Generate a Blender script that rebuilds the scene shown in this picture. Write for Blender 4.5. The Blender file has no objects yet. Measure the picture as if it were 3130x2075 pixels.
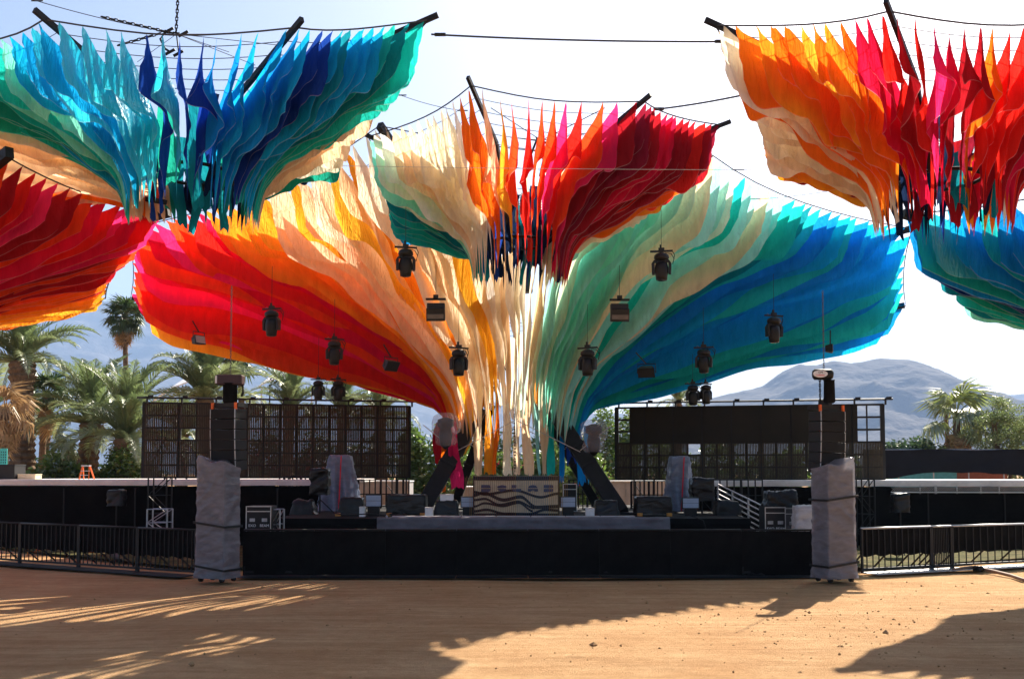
import bpy, math, random
from mathutils import Vector, Matrix, noise
R = math.radians
sc = bpy.context.scene
col = sc.collection

# ------------------------------------------------------------------ camera
F = 3043.0; PITCH = R(3.0); EYE = 2.5; HOR = 1447.0
CYP = HOR - F*math.tan(PITCH)
cd = bpy.data.cameras.new('camera'); cam = bpy.data.objects.new('camera', cd); col.objects.link(cam)
cam.location = (0, 0, EYE); cam.rotation_euler = (R(90)+PITCH, 0, 0)
cd.sensor_width = 36.0; cd.lens = 36.0*F/3130.0
cd.shift_y = (CYP-1037.5)/3130.0
cd.clip_start = 0.1; cd.clip_end = 40000
sc.camera = cam

# ------------------------------------------------------------------ light
SUN_SHIFT = (-0.55, -1.08)                       # shadow offset per metre of height
az = math.atan2(-SUN_SHIFT[0], -SUN_SHIFT[1])    # right of +Y
el = math.atan(1/math.hypot(*SUN_SHIFT))
w = bpy.data.worlds.new('World'); sc.world = w; w.use_nodes = True
nt = w.node_tree; nt.nodes.clear()
sky = nt.nodes.new('ShaderNodeTexSky'); sky.sky_type = 'NISHITA'; sky.sun_disc = False
sky.sun_elevation = el; sky.sun_rotation = az; sky.air_density = 0.8; sky.dust_density = 2.2; sky.ozone_density = 1.5
bg = nt.nodes.new('ShaderNodeBackground'); bg.inputs['Strength'].default_value = 0.06
wo = nt.nodes.new('ShaderNodeOutputWorld')
nt.links.new(sky.outputs[0], bg.inputs[0]); nt.links.new(bg.outputs[0], wo.inputs[0])
sl = bpy.data.lights.new('sun', 'SUN'); sl.energy = 5.0; sl.angle = R(0.53); sl.color = (1.0, 0.91, 0.77)
so = bpy.data.objects.new('sun', sl); col.objects.link(so)
sd = Vector((SUN_SHIFT[0], SUN_SHIFT[1], -1)).normalized()
so.rotation_euler = sd.to_track_quat('-Z', 'Y').to_euler(); so.location = (20, 40, 40)
vs = sc.view_settings
vs.view_transform = 'Standard'; vs.look = 'None'; vs.gamma = 1; vs.exposure = 1.7
try: vs.use_curve_mapping = False
except Exception: pass
sc.cycles.max_bounces = 12; sc.cycles.diffuse_bounces = 8; sc.cycles.transmission_bounces = 12; sc.cycles.transparent_max_bounces = 16
sc.cycles.sample_clamp_indirect = 6.0
try: sc.cycles.use_denoising = True
except Exception: pass

# ------------------------------------------------------------------ helpers
def P(px, py, Y):
    xc = (px-1565.0)/F; yc = (CYP-py)/F
    d = Vector((xc, math.cos(PITCH)-yc*math.sin(PITCH), math.sin(PITCH)+yc*math.cos(PITCH)))
    return Vector((0, 0, EYE)) + d*(Y/d.y)

def lerp(a, b, t): return a+(b-a)*t
def interp(tab, u):
    for (a, fa), (b, fb) in zip(tab, tab[1:]):
        if u <= b:
            return lerp(fa, fb, (u-a)/(b-a) if b > a else 0)
    return tab[-1][1]

def tag(o, label=None, cat=None, group=None, kind=None):
    if label: o['label'] = label
    if cat: o['category'] = cat
    if group: o['group'] = group
    if kind: o['kind'] = kind
    return o

def thing(name, label, cat, loc=(0, 0, 0), rz=0.0, group=None):
    o = bpy.data.objects.new(name, None); col.objects.link(o)
    o.empty_display_size = 0.2
    o.location = loc; o.rotation_euler = (0, 0, rz)
    return tag(o, label, cat, group)

def put(name, me, parent=None, loc=None, rot=None, scale=None):
    o = bpy.data.objects.new(name, me); col.objects.link(o); o.parent = parent
    if loc is not None: o.location = loc
    if rot is not None: o.rotation_euler = rot
    if scale is not None: o.scale = scale if hasattr(scale, '__len__') else (scale,)*3
    return o

class MB:
    def __init__(s): s.v = []; s.f = []
    def add(s, vs_, fs):
        n = len(s.v); s.v += [tuple(v) for v in vs_]; s.f += [tuple(i+n for i in f) for f in fs]; return s
    def box(s, c, d, rot=None, taper=None):
        hx, hy, hz = d[0]/2, d[1]/2, d[2]/2; c = Vector(c)
        t = taper or 1.0
        vv = [Vector((x*hx*(t if z > 0 else 1), y*hy*(t if z > 0 else 1), z*hz)) for z in (-1, 1) for y in (-1, 1) for x in (-1, 1)]
        if rot is not None: vv = [rot @ v for v in vv]
        return s.add([v+c for v in vv], [(0, 2, 3, 1), (4, 5, 7, 6), (0, 1, 5, 4), (2, 6, 7, 3), (0, 4, 6, 2), (1, 3, 7, 5)])
    def beam(s, a, b, wd, hd, up=(0, 0, 1)):
        a = Vector(a); b = Vector(b); d = (b-a); L = d.length; d.normalize()
        side = d.cross(Vector(up))
        if side.length < 1e-4: side = d.cross(Vector((1, 0, 0)))
        side.normalize(); u = side.cross(d)
        vv = []
        for p in (a, b):
            for i, j in ((-1, -1), (1, -1), (1, 1), (-1, 1)):
                vv.append(p+side*(i*wd/2)+u*(j*hd/2))
        return s.add(vv, [(0, 1, 2, 3), (7, 6, 5, 4), (0, 4, 5, 1), (1, 5, 6, 2), (2, 6, 7, 3), (3, 7, 4, 0)])
    def tube(s, pts, r, n=6, caps=True):
        pts = [Vector(p) for p in pts]; rings = []
        for i, p in enumerate(pts):
            d = (pts[min(i+1, len(pts)-1)]-pts[max(i-1, 0)]).normalized()
            a = d.cross(Vector((0, 0, 1)))
            if a.length < 1e-3: a = d.cross(Vector((1, 0, 0)))
            a.normalize(); b = a.cross(d)
            rr = r[i] if hasattr(r, '__len__') else r
            rings.append([p+(a*math.cos(k*2*math.pi/n)+b*math.sin(k*2*math.pi/n))*rr for k in range(n)])
        vv = [v for q in rings for v in q]; ff = []
        for i in range(len(pts)-1):
            for k in range(n):
                k2 = (k+1) % n
                ff.append((i*n+k, i*n+k2, (i+1)*n+k2, (i+1)*n+k))
        if caps:
            ff.append(tuple(range(n))[::-1]); ff.append(tuple((len(pts)-1)*n+k for k in range(n)))
        return s.add(vv, ff)
    def lathe(s, prof, c=(0, 0, 0), n=16, rot=None):
        c = Vector(c); vv = []; ff = []
        for r_, z in prof:
            for k in range(n):
                v = Vector((r_*math.cos(k*2*math.pi/n), r_*math.sin(k*2*math.pi/n), z))
                if rot is not None: v = rot @ v
                vv.append(v+c)
        for i in range(len(prof)-1):
            for k in range(n):
                k2 = (k+1) % n
                ff.append((i*n+k, i*n+k2, (i+1)*n+k2, (i+1)*n+k))
        ff.append(tuple(range(n))[::-1]); ff.append(tuple((len(prof)-1)*n+k for k in range(n)))
        return s.add(vv, ff)
    def prism(s, poly, y0, y1):      # polygon in xz, extruded along y
        n = len(poly); vv = [(x, y0, z) for x, z in poly]+[(x, y1, z) for x, z in poly]
        ff = [tuple(range(n)), tuple(range(n, 2*n))[::-1]]
        for i in range(n):
            j = (i+1) % n; ff.append((i, i+n, j+n, j))
        return s.add(vv, ff)
    def chain(s, a, b, r=0.012, link=0.07):
        a = Vector(a); b = Vector(b); n = max(2, int((b-a).length/link)); d = (b-a)/n
        ax = d.normalized(); s1 = ax.cross(Vector((0, 1, 0.01))).normalized(); s2 = ax.cross(s1)
        for i in range(n):
            c = a+d*(i+0.5); q = s1 if i % 2 else s2
            L = link*0.68
            s.tube([c-ax*L, c-ax*L*0.5+q*L*0.42, c+ax*L*0.5+q*L*0.42, c+ax*L, c+ax*L*0.5-q*L*0.42, c-ax*L*0.5-q*L*0.42, c-ax*L], r, 4, False)
        return s
    def mesh(s, name, mat=None, smooth=False, off=None):
        me = bpy.data.meshes.new(name)
        vv = s.v
        if off is not None: vv = [(v[0]-off[0], v[1]-off[1], v[2]-off[2]) for v in vv]
        me.from_pydata(vv, [], s.f); me.update()
        if smooth: me.polygons.foreach_set('use_smooth', [True]*len(me.polygons))
        if mat: me.materials.append(mat)
        return me
    def build(s, name, mat, parent=None, smooth=False, world=False, bevel=0.0):
        off = None
        if world and parent is not None:
            q = parent; off = Vector((0, 0, 0))
            while q is not None: off = off+Vector(q.location); q = q.parent
        o = put(name, s.mesh(name, mat, smooth, off), parent)
        if bevel:
            m = o.modifiers.new('bevel', 'BEVEL'); m.width = bevel; m.segments = 2; m.limit_method = 'ANGLE'
        return o

# ------------------------------------------------------------------ materials
MATS = {}
def newmat(name):
    m = bpy.data.materials.new(name); m.use_nodes = True
    t = m.node_tree; t.nodes.clear(); o = t.nodes.new('ShaderNodeOutputMaterial')
    return m, t, o
def N(t, typ, **kw):
    n = t.nodes.new(typ)
    for k, v in kw.items():
        if k in n.inputs: n.inputs[k].default_value = v
        else: setattr(n, k, v)
    return n
def c4(c): return (c[0], c[1], c[2], 1)

def mat(name, color, rough=0.7, metal=0.0, var=0.25, scale=6.0, bump=0.1, bscale=60.0, spec=0.4, dirt=None, dirt_amt=0.4):
    if name in MATS: return MATS[name]
    m, t, o = newmat(name)
    p = N(t, 'ShaderNodeBsdfPrincipled', Roughness=rough, Metallic=metal)
    p.inputs['Specular IOR Level'].default_value = spec
    tc = N(t, 'ShaderNodeTexCoord')
    n1 = N(t, 'ShaderNodeTexNoise', Scale=scale, Detail=6.0, Roughness=0.65)
    t.links.new(tc.outputs['Object'], n1.inputs['Vector'])
    cr = N(t, 'ShaderNodeValToRGB')
    cr.color_ramp.elements[0].position = 0.3; cr.color_ramp.elements[1].position = 0.72
    cr.color_ramp.elements[0].color = c4([x*(1-var) for x in color]); cr.color_ramp.elements[1].color = c4([min(1, x*(1+var*0.6)) for x in color])
    t.links.new(n1.outputs['Fac'], cr.inputs['Fac'])
    src = cr.outputs['Color']
    if dirt:
        n2 = N(t, 'ShaderNodeTexNoise', Scale=scale*0.4, Detail=8.0, Roughness=0.75)
        t.links.new(tc.outputs['Object'], n2.inputs['Vector'])
        mr = N(t, 'ShaderNodeMapRange'); mr.inputs[1].default_value = 0.5; mr.inputs[2].default_value = 0.7; mr.inputs[4].default_value = dirt_amt
        t.links.new(n2.outputs['Fac'], mr.inputs[0])
        mx = N(t, 'ShaderNodeMixRGB'); mx.inputs[2].default_value = c4(dirt)
        t.links.new(mr.outputs[0], mx.inputs[0]); t.links.new(src, mx.inputs[1]); src = mx.outputs[0]
    t.links.new(src, p.inputs['Base Color'])
    if bump:
        n3 = N(t, 'ShaderNodeTexNoise', Scale=bscale, Detail=4.0)
        t.links.new(tc.outputs['Object'], n3.inputs['Vector'])
        b = N(t, 'ShaderNodeBump', Strength=bump, Distance=0.02)
        t.links.new(n3.outputs['Fac'], b.inputs['Height']); t.links.new(b.outputs[0], p.inputs['Normal'])
    t.links.new(p.outputs[0], o.inputs[0]); MATS[name] = m
    return m

def fabric(name, color, trans=0.5, sheen=0.0):
    key = 'fabric_'+name
    if key in MATS: return MATS[key]
    m, t, o = newmat(key)
    tc = N(t, 'ShaderNodeTexCoord')
    mp = N(t, 'ShaderNodeMapping'); mp.inputs['Scale'].default_value = (3, 3, 0.8)
    t.links.new(tc.outputs['Object'], mp.inputs['Vector'])
    n1 = N(t, 'ShaderNodeTexNoise', Scale=1.2, Detail=7.0, Roughness=0.6); t.links.new(mp.outputs[0], n1.inputs['Vector'])
    cr = N(t, 'ShaderNodeValToRGB'); cr.color_ramp.elements[0].position = 0.3; cr.color_ramp.elements[1].position = 0.75
    cr.color_ramp.elements[0].color = c4([x*0.80 for x in color]); cr.color_ramp.elements[1].color = c4([min(1, x*1.08+0.004) for x in color])
    t.links.new(n1.outputs['Fac'], cr.inputs['Fac'])
    n2 = N(t, 'ShaderNodeTexNoise', Scale=3.5, Detail=5.0, Distortion=0.8); t.links.new(mp.outputs[0], n2.inputs['Vector'])
    b = N(t, 'ShaderNodeBump', Strength=0.6, Distance=0.13); t.links.new(n2.outputs['Fac'], b.inputs['Height'])
    d = N(t, 'ShaderNodeBsdfDiffuse'); tr = N(t, 'ShaderNodeBsdfTranslucent')
    for q in (d, tr):
        t.links.new(cr.outputs[0], q.inputs[0]); t.links.new(b.outputs[0], q.inputs['Normal'])
    mx = N(t, 'ShaderNodeMixShader'); mx.inputs[0].default_value = trans
    t.links.new(d.outputs[0], mx.inputs[1]); t.links.new(tr.outputs[0], mx.inputs[2])
    out = mx.outputs[0]
    if sheen:
        g = N(t, 'ShaderNodeBsdfGlossy', Roughness=0.38); g.inputs[0].default_value = (0.9, 0.95, 1, 1)
        t.links.new(b.outputs[0], g.inputs['Normal'])
        m2 = N(t, 'ShaderNodeMixShader'); m2.inputs[0].default_value = sheen
        t.links.new(out, m2.inputs[1]); t.links.new(g.outputs[0], m2.inputs[2]); out = m2.outputs[0]
    t.links.new(out, o.inputs[0]); MATS[key] = m
    return m

def leafmat(name, color, trans=0.35, gloss=0.06):
    if name in MATS: return MATS[name]
    m, t, o = newmat(name)
    tc = N(t, 'ShaderNodeTexCoord')
    n1 = N(t, 'ShaderNodeTexNoise', Scale=1.7, Detail=5.0); t.links.new(tc.outputs['Object'], n1.inputs['Vector'])
    cr = N(t, 'ShaderNodeValToRGB'); cr.color_ramp.elements[0].position = 0.3; cr.color_ramp.elements[1].position = 0.7
    cr.color_ramp.elements[0].color = c4([x*0.65 for x in color]); cr.color_ramp.elements[1].color = c4([min(1, x*1.35) for x in color])
    t.links.new(n1.outputs['Fac'], cr.inputs['Fac'])
    d = N(t, 'ShaderNodeBsdfDiffuse'); tr = N(t, 'ShaderNodeBsdfTranslucent')
    t.links.new(cr.outputs[0], d.inputs[0]); t.links.new(cr.outputs[0], tr.inputs[0])
    mx = N(t, 'ShaderNodeMixShader'); mx.inputs[0].default_value = trans
    t.links.new(d.outputs[0], mx.inputs[1]); t.links.new(tr.outputs[0], mx.inputs[2])
    g = N(t, 'ShaderNodeBsdfGlossy', Roughness=0.42)
    m2 = N(t, 'ShaderNodeMixShader'); m2.inputs[0].default_value = gloss
    t.links.new(mx.outputs[0], m2.inputs[1]); t.links.new(g.outputs[0], m2.inputs[2])
    t.links.new(m2.outputs[0], o.inputs[0]); MATS[name] = m
    return m

def plastic(name, color, alpha=0.75, rough=0.22):
    if name in MATS: return MATS[name]
    m, t, o = newmat(name)
    tc = N(t, 'ShaderNodeTexCoord')
    mp = N(t, 'ShaderNodeMapping'); mp.inputs['Scale'].default_value = (1, 1, 2.6); mp.inputs['Rotation'].default_value = (0.5, 0.6, 0)
    t.links.new(tc.outputs['Object'], mp.inputs['Vector'])
    n1 = N(t, 'ShaderNodeTexNoise', Scale=3.0, Detail=5.0, Roughness=0.55, Distortion=0.5); t.links.new(mp.outputs[0], n1.inputs['Vector'])
    b = N(t, 'ShaderNodeBump', Strength=0.5, Distance=0.06)
    cr = N(t, 'ShaderNodeValToRGB'); cr.color_ramp.elements[0].position = 0.3; cr.color_ramp.elements[1].position = 0.75
    cr.color_ramp.elements[0].color = c4([x*0.7 for x in color]); cr.color_ramp.elements[1].color = c4([min(1, x*1.3) for x in color]); t.links.new(n1.outputs['Fac'], cr.inputs['Fac']); t.links.new(n1.outputs['Fac'], b.inputs['Height'])
    p = N(t, 'ShaderNodeBsdfPrincipled', Roughness=rough); t.links.new(cr.outputs[0], p.inputs['Base Color'])
    t.links.new(b.outputs[0], p.inputs['Normal'])
    tr = N(t, 'ShaderNodeBsdfTranslucent'); tr.inputs[0].default_value = c4([min(1, x*1.2) for x in color])
    m1 = N(t, 'ShaderNodeMixShader'); m1.inputs[0].default_value = 0.3
    t.links.new(p.outputs[0], m1.inputs[1]); t.links.new(tr.outputs[0], m1.inputs[2])
    out = m1.outputs[0]
    if alpha < 1:
        tp = N(t, 'ShaderNodeBsdfTransparent'); m2 = N(t, 'ShaderNodeMixShader')
        m2.inputs[0].default_value = alpha
        t.links.new(tp.outputs[0], m2.inputs[1]); t.links.new(out, m2.inputs[2]); out = m2.outputs[0]
    t.links.new(out, o.inputs[0]); MATS[name] = m
    return m

def dirtmat():
    m, t, o = newmat('dirt_ground')
    tc = N(t, 'ShaderNodeTexCoord')
    p = N(t, 'ShaderNodeBsdfPrincipled', Roughness=0.95); p.inputs['Specular IOR Level'].default_value = 0.1
    def noi(s, d=6.0, r=0.6, mp=None):
        n = N(t, 'ShaderNodeTexNoise', Scale=s, Detail=d, Roughness=r)
        t.links.new((mp or tc).outputs[0 if mp else 'Object'], n.inputs['Vector']); return n
    mp = N(t, 'ShaderNodeMapping'); mp.inputs['Scale'].default_value = (0.35, 1.6, 1); mp.inputs['Rotation'].default_value = (0, 0, 0.06)
    t.links.new(tc.outputs['Object'], mp.inputs['Vector'])
    mp2 = N(t, 'ShaderNodeMapping'); mp2.inputs['Scale'].default_value = (0.10, 2.6, 1); mp2.inputs['Rotation'].default_value = (0, 0, 0.16); t.links.new(tc.outputs['Object'], mp2.inputs['Vector'])
    g_ = noi(2.2, 5.0, 0.6, mp2)
    a = noi(0.5); b = noi(5.0, 8.0, 0.7); c = noi(45.0, 4.0, 0.8); e = noi(1.4, 7.0, 0.65, mp)
    def ramp(n, p0, c0, p1, c1):
        r_ = N(t, 'ShaderNodeValToRGB'); q = r_.color_ramp.elements
        q[0].position = p0; q[1].position = p1; q[0].color = c4(c0); q[1].color = c4(c1)
        t.links.new(n.outputs['Fac'], r_.inputs['Fac']); return r_
    r1 = ramp(a, 0.35, (0.65, 0.39, 0.19), 0.68, (0.75, 0.50, 0.27))
    r2 = ramp(b, 0.3, (0.74, 0.68, 0.62), 0.75, (1, 1, 1))
    r3 = ramp(c, 0.25, (0.62, 0.57, 0.52), 0.65, (1.0, 1.0, 1.0))
    r4 = ramp(e, 0.3, (0.78, 0.72, 0.66), 0.6, (1, 1, 1))
    r5 = ramp(g_, 0.38, (0.72, 0.66, 0.6), 0.55, (1, 1, 1))
    src = r1.outputs[0]
    for r_, f_ in ((r5, 0.4), (r2, 0.8), (r3, 0.8), (r4, 0.8)):
        mx = N(t, 'ShaderNodeMixRGB', blend_type='MULTIPLY'); mx.inputs[0].default_value = f_
        t.links.new(src, mx.inputs[1]); t.links.new(r_.outputs[0], mx.inputs[2]); src = mx.outputs[0]
    t.links.new(src, p.inputs['Base Color'])
    ad = N(t, 'ShaderNodeMath', operation='ADD'); t.links.new(b.outputs['Fac'], ad.inputs[0]); t.links.new(c.outputs['Fac'], ad.inputs[1])
    bp = N(t, 'ShaderNodeBump', Strength=0.9, Distance=0.05); t.links.new(ad.outputs[0], bp.inputs['Height']); t.links.new(bp.outputs[0], p.inputs['Normal'])
    t.links.new(p.outputs[0], o.inputs[0]); return m

BLACK = mat('black_steel', (0.007, 0.007, 0.007), 0.55, 0.0, 0.4, 8, 0.05)
DARK = mat('dark_cloth', (0.011, 0.0105, 0.010), 0.95, 0, 0.5, 3, 0.15, 25, 0.05, dirt=(0.016, 0.013, 0.011), dirt_amt=0.3)
WIND = mat('windscreen_mesh', (0.006, 0.0055, 0.005), 0.95, 0, 0.5, 2.5, 0.2, 120, 0.05, dirt=(0.02, 0.017, 0.013), dirt_amt=0.3)
ALU = mat('aluminium', (0.55, 0.55, 0.56), 0.38, 0.85, 0.25, 9, 0.08)
STEEL = mat('galvanised_steel', (0.42, 0.43, 0.45), 0.45, 0.7, 0.3, 9, 0.08)
BEAM = mat('black_painted_beam', (0.010, 0.0095, 0.010), 0.6, 0, 0.5, 4, 0.2, 30, 0.3, dirt=(0.03, 0.027, 0.025))
ROPE = mat('dark_rope', (0.05, 0.05, 0.06), 0.85, 0, 0.3, 20, 0)
ROPEL = mat('pale_rope', (0.55, 0.52, 0.5), 0.85, 0, 0.3, 20, 0)
GREYTARP = mat('grey_tarp', (0.15, 0.14, 0.16), 0.6, 0, 0.3, 2, 0.5, 7, 0.3, dirt=(0.09, 0.07, 0.06))
WOOD = mat('pale_plywood', (0.74, 0.60, 0.40), 0.65, 0, 0.2, 5, 0.1)
CONC = mat('pale_deck', (0.72, 0.66, 0.64), 0.75, 0, 0.2, 1.5, 0.2, 20, 0.3, dirt=(0.4, 0.33, 0.3))
WHITE = mat('white_paint', (0.78, 0.78, 0.78), 0.5, 0, 0.12, 5, 0.05)
ORANGE = mat('orange_plastic', (0.8, 0.14, 0.02), 0.5, 0, 0.2, 6, 0.05)
REDM = mat('red_strap', (0.75, 0.02, 0.04), 0.6, 0, 0.2, 10, 0.05)
TEALM = mat('teal_painted_metal', (0.05, 0.42, 0.38), 0.5, 0, 0.2, 6, 0.05)
GLASS = mat('dark_lens', (0.02, 0.022, 0.03), 0.12, 0, 0.2, 5, 0, spec=0.8)
AMBER = mat('amber_wood_block', (0.55, 0.24, 0.05), 0.6, 0, 0.2, 6, 0.05)
BARK = mat('palm_bark', (0.17, 0.115, 0.075), 0.95, 0, 0.5, 5, 0.6, 18, 0.1)
FLG = plastic('clear_wrap_grey', (0.33, 0.315, 0.35), 0.66, 0.2)
FLB = plastic('pale_blue_wrap', (0.25, 0.29, 0.40), 0.86, 0.3)
FLK = plastic('black_bag_wrap', (0.010, 0.010, 0.011), 1.0, 0.3)
CLEAR = plastic('clear_bag', (0.5, 0.45, 0.5), 0.26, 0.12)

FC = {'crimson': (0.74, 0.010, 0.06), 'red': (0.82, 0.022, 0.014), 'darkred': (0.38, 0.010, 0.018), 'maroon': (0.28, 0.012, 0.035),
      'scarlet': (0.90, 0.08, 0.015), 'orange': (0.92, 0.18, 0.010), 'tangerine': (0.95, 0.33, 0.02), 'yellow': (0.96, 0.52, 0.04), 'peach': (0.93, 0.66, 0.42),
      'cream': (0.94, 0.84, 0.64), 'white': (0.95, 0.92, 0.86), 'tan': (0.80, 0.60, 0.40), 'mint': (0.25, 0.82, 0.62), 'sage': (0.52, 0.76, 0.66), 'seafoam': (0.36, 0.76, 0.72),
      'teal': (0.015, 0.54, 0.47), 'jade': (0.015, 0.40, 0.29), 'deepteal': (0.008, 0.26, 0.32), 'cyan': (0.02, 0.60, 0.78), 'blue': (0.008, 0.28, 0.72), 'azure': (0.008, 0.42, 0.80), 'navy': (0.012, 0.055, 0.32),
      'ink': (0.008, 0.020, 0.06), 'pink': (0.92, 0.03, 0.18), 'violet': (0.35, 0.02, 0.20), 'lilac': (0.60, 0.66, 0.90)}  # the near-black blue paints shade onto rear and core cloth
def hem(n): return fabric(n+'_hem', [lerp(x, 0.8, 0.22) for x in FC[n]], 0.5)
def fab(n): return fabric(n, FC[n], 0.66, 0.06 if n in ('cyan', 'mint') else 0.0)
# ================================================================== the setting
def ground_sheet():
    b = MB(); xs = [-14000, -2000, -300, -60] + [-40+i*1.0 for i in range(81)] + [60, 300, 2000, 14000]
    ys = [-2000, -100, 0] + [4+i*0.8 for i in range(45)] + [45, 60, 120, 400, 2000, 16000]
    for y in ys:
        for x in xs:
            z = 0.0
            if abs(x) < 38 and 5 < y < 38:
                z = 0.05*noise.noise(Vector((x*0.35, y*0.35, 0)))+0.02*noise.noise(Vector((x*1.3, y*1.3, 3)))
                z -= 0.05
            b.v.append((x, y, z))
    n = len(xs)
    for j in range(len(ys)-1):
        for i in range(n-1): b.f.append((j*n+i, j*n+i+1, (j+1)*n+i+1, (j+1)*n+i))
    return tag(b.build('ground', dirtmat(), None, True), kind='structure')
ground_sheet()
CLOD = mat('dirt_clod', (0.42, 0.25, 0.12), 0.95, 0, 0.4, 20, 0.4, 60, 0.1)
def clods():
    rg = random.Random(5); b = MB()
    oct_f = [(0, 2, 4), (2, 1, 4), (1, 3, 4), (3, 0, 4), (2, 0, 5), (1, 2, 5), (3, 1, 5), (0, 3, 5)]
    for i in range(800):
        if rg.random() < 0.45:
            x = 5.2+rg.gauss(0, 2.2); y = 16.5+rg.gauss(0, 2.4)
        else:
            x = rg.uniform(-9, 11); y = rg.uniform(11, 24)
        s = 0.008+0.02*rg.random()**3*(2.2 if rg.random() < 0.1 else 1)
        q = [(s*rg.uniform(.6, 1.5), 0, 0), (-s*rg.uniform(.6, 1.5), 0, 0), (0, s*rg.uniform(.6, 1.5), 0), (0, -s*rg.uniform(.6, 1.5), 0), (0, 0, s*rg.uniform(.5, 1.1)), (0, 0, -s)]
        z = 0.05*noise.noise(Vector((x*0.35, y*0.35, 0)))+0.02*noise.noise(Vector((x*1.3, y*1.3, 3)))-0.05
        a = rg.random()*6.28; ca, sa = math.cos(a), math.sin(a)
        b.add([(x+u*ca-v*sa, y+u*sa+v*ca, z+t+s*0.3) for u, v, t in q], oct_f)
    tag(b.build('dirt_clods', CLOD), 'small clods of dry dirt strewn over the arena floor', 'dirt', kind='stuff')
clods()

def mountain(name, label, prof, Y0, depth, seed, colr, rough, fold=1.0):
    nx, ny = 300, 90; b = MB()
    x0, x1 = prof[0][0], prof[-1][0]
    for j in range(ny):
        t = j/(ny-1); yy = Y0-depth+1.6*depth*t
        fall = max(0.0, 1-abs(yy-Y0)/depth) if yy < Y0 else max(0.0, 1-(yy-Y0)/(0.62*depth))
        for i in range(nx):
            px = lerp(x0, x1, i/(nx-1))
            top = P(px, interp(prof, px), Y0); X = top.x
            h = max(top.z, 0)
            q = Vector((X/rough, yy/rough, seed))
            rid = 1-abs(noise.noise(q))*1.5; rid2 = 1-abs(noise.noise(q*2.7))*1.5; r3 = (1-2*abs(noise.noise(q*6)))+0.6*(1-2*abs(noise.noise(q*14)))
            z = h*(fall**1.1) * (1+(1-fall)*1.2*fold*(rid*0.7+rid2*0.3-0.55)) + h*0.03*fold*r3*(0.25+0.75*(1-fall)) + h*0.02*(rid2-0.5)*fall
            b.v.append((X, yy, z-8))
    for j in range(ny-1):
        for i in range(nx-1): b.f.append((j*nx+i, j*nx+i+1, (j+1)*nx+i+1, (j+1)*nx+i))
    rk = mat('desert_rock_'+name, colr, 0.95, 0, 0.6, 0.006, 0.8, 0.011, 0.05)
    for q in rk.node_tree.nodes:
        if q.type == 'BUMP': q.inputs['Distance'].default_value = 30.0
    o = b.build(name, rk, None, True)
    return tag(o, kind='structure')
mountain('mountain_ridge', '', [(1300, 1440), (1700, 1330), (2050, 1235), (2250, 1195), (2330, 1175), (2400, 1125), (2440, 1104), (2490, 1108), (2540, 1096), (2600, 1104), (2650, 1096), (2700, 1091), (2770, 1089), (2830, 1116), (2900, 1150), (2960, 1166), (3030, 1200), (3130, 1232), (3400, 1320), (3800, 1420)], 4200, 1500, 3.1, (0.075, 0.066, 0.06), 420, .65)
mountain('mountain_range', '', [(-1800, 1100), (-900, 900), (-300, 860), (150, 905), (400, 925), (700, 1010), (1000, 1110), (1300, 1190), (1700, 1250), (2400, 1290), (2900, 1250), (3050, 1205), (3300, 1190), (3800, 1240), (4400, 1420)], 7800, 2600, 8.7, (0.09, 0.08, 0.07), 700, .5)

def haze_box():
    b = MB(); b.box((0, 4950, 660), (23000, 10100, 1330))
    m, t, o = newmat('haze_air')
    v = N(t, 'ShaderNodeVolumePrincipled'); v.inputs['Color'].default_value = (0.42, 0.62, 1.0, 1); v.inputs['Density'].default_value = 0.00012
    v.inputs['Anisotropy'].default_value = 0.0
    t.links.new(v.outputs[0], o.inputs['Volume'])
    tag(b.build('haze', m), kind='stuff')
haze_box()
def verge():
    b = MB(); pts = [(-32, 34.3), (-17.5, 33.6), (-8.4, 26.2), (9.2, 26.2), (15.5, 29.5), (22, 32.5), (32, 34.3), (32, 36), (-32, 36)]
    n = 60; rowa = []; rowb = []
    for i in range(n+1):
        x = lerp(-32, 32, i/n); f = interp(pts[:7], x); rowa.append((x, f, .045)); rowb.append((x, 36, .045))
    b.v = rowa+rowb; b.f = [(i, i+1, n+2+i, n+1+i) for i in range(n)]
    m = mat('dry_grass_ground', (0.085, 0.08, 0.03), 0.95, 0, 0.6, 3.0, 0.8, 25, 0.05, dirt=(0.25, 0.17, 0.09), dirt_amt=0.7)
    tag(b.build('grass_verge', m), kind='structure')
verge()

# ================================================================== fabric canopies
TOPF = [(0, .48), (.1, .55), (.35, .69), (.6, .795), (.8, .885), (.9, .94), (1, 1.0)]
BOTF = [(0, -.02), (.03, .10), (.13, .24), (.38, .41), (.63, .54), (.86, .62), (.95, .655), (1, .73)]
TOPM = [(0, .28), (.1, .40), (.3, .58), (.55, .76), (.8, .895), (.9, .945), (1, 1.0)]
BOTM = [(0, -.03), (.05, .10), (.15, .24), (.3, .39), (.45, .51), (.62, .63), (.8, .72), (.93, .765), (1, .83)]
BOTL = [(0, -.03), (.05, .09), (.2, .22), (.4, .36), (.62, .505), (.8, .61), (.92, .675), (1, .75)]
BOTS = [(0, -.05), (.07, .05), (.22, .13), (.45, .26), (.62, .37), (.8, .47), (.92, .53), (1, .60)]

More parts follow.
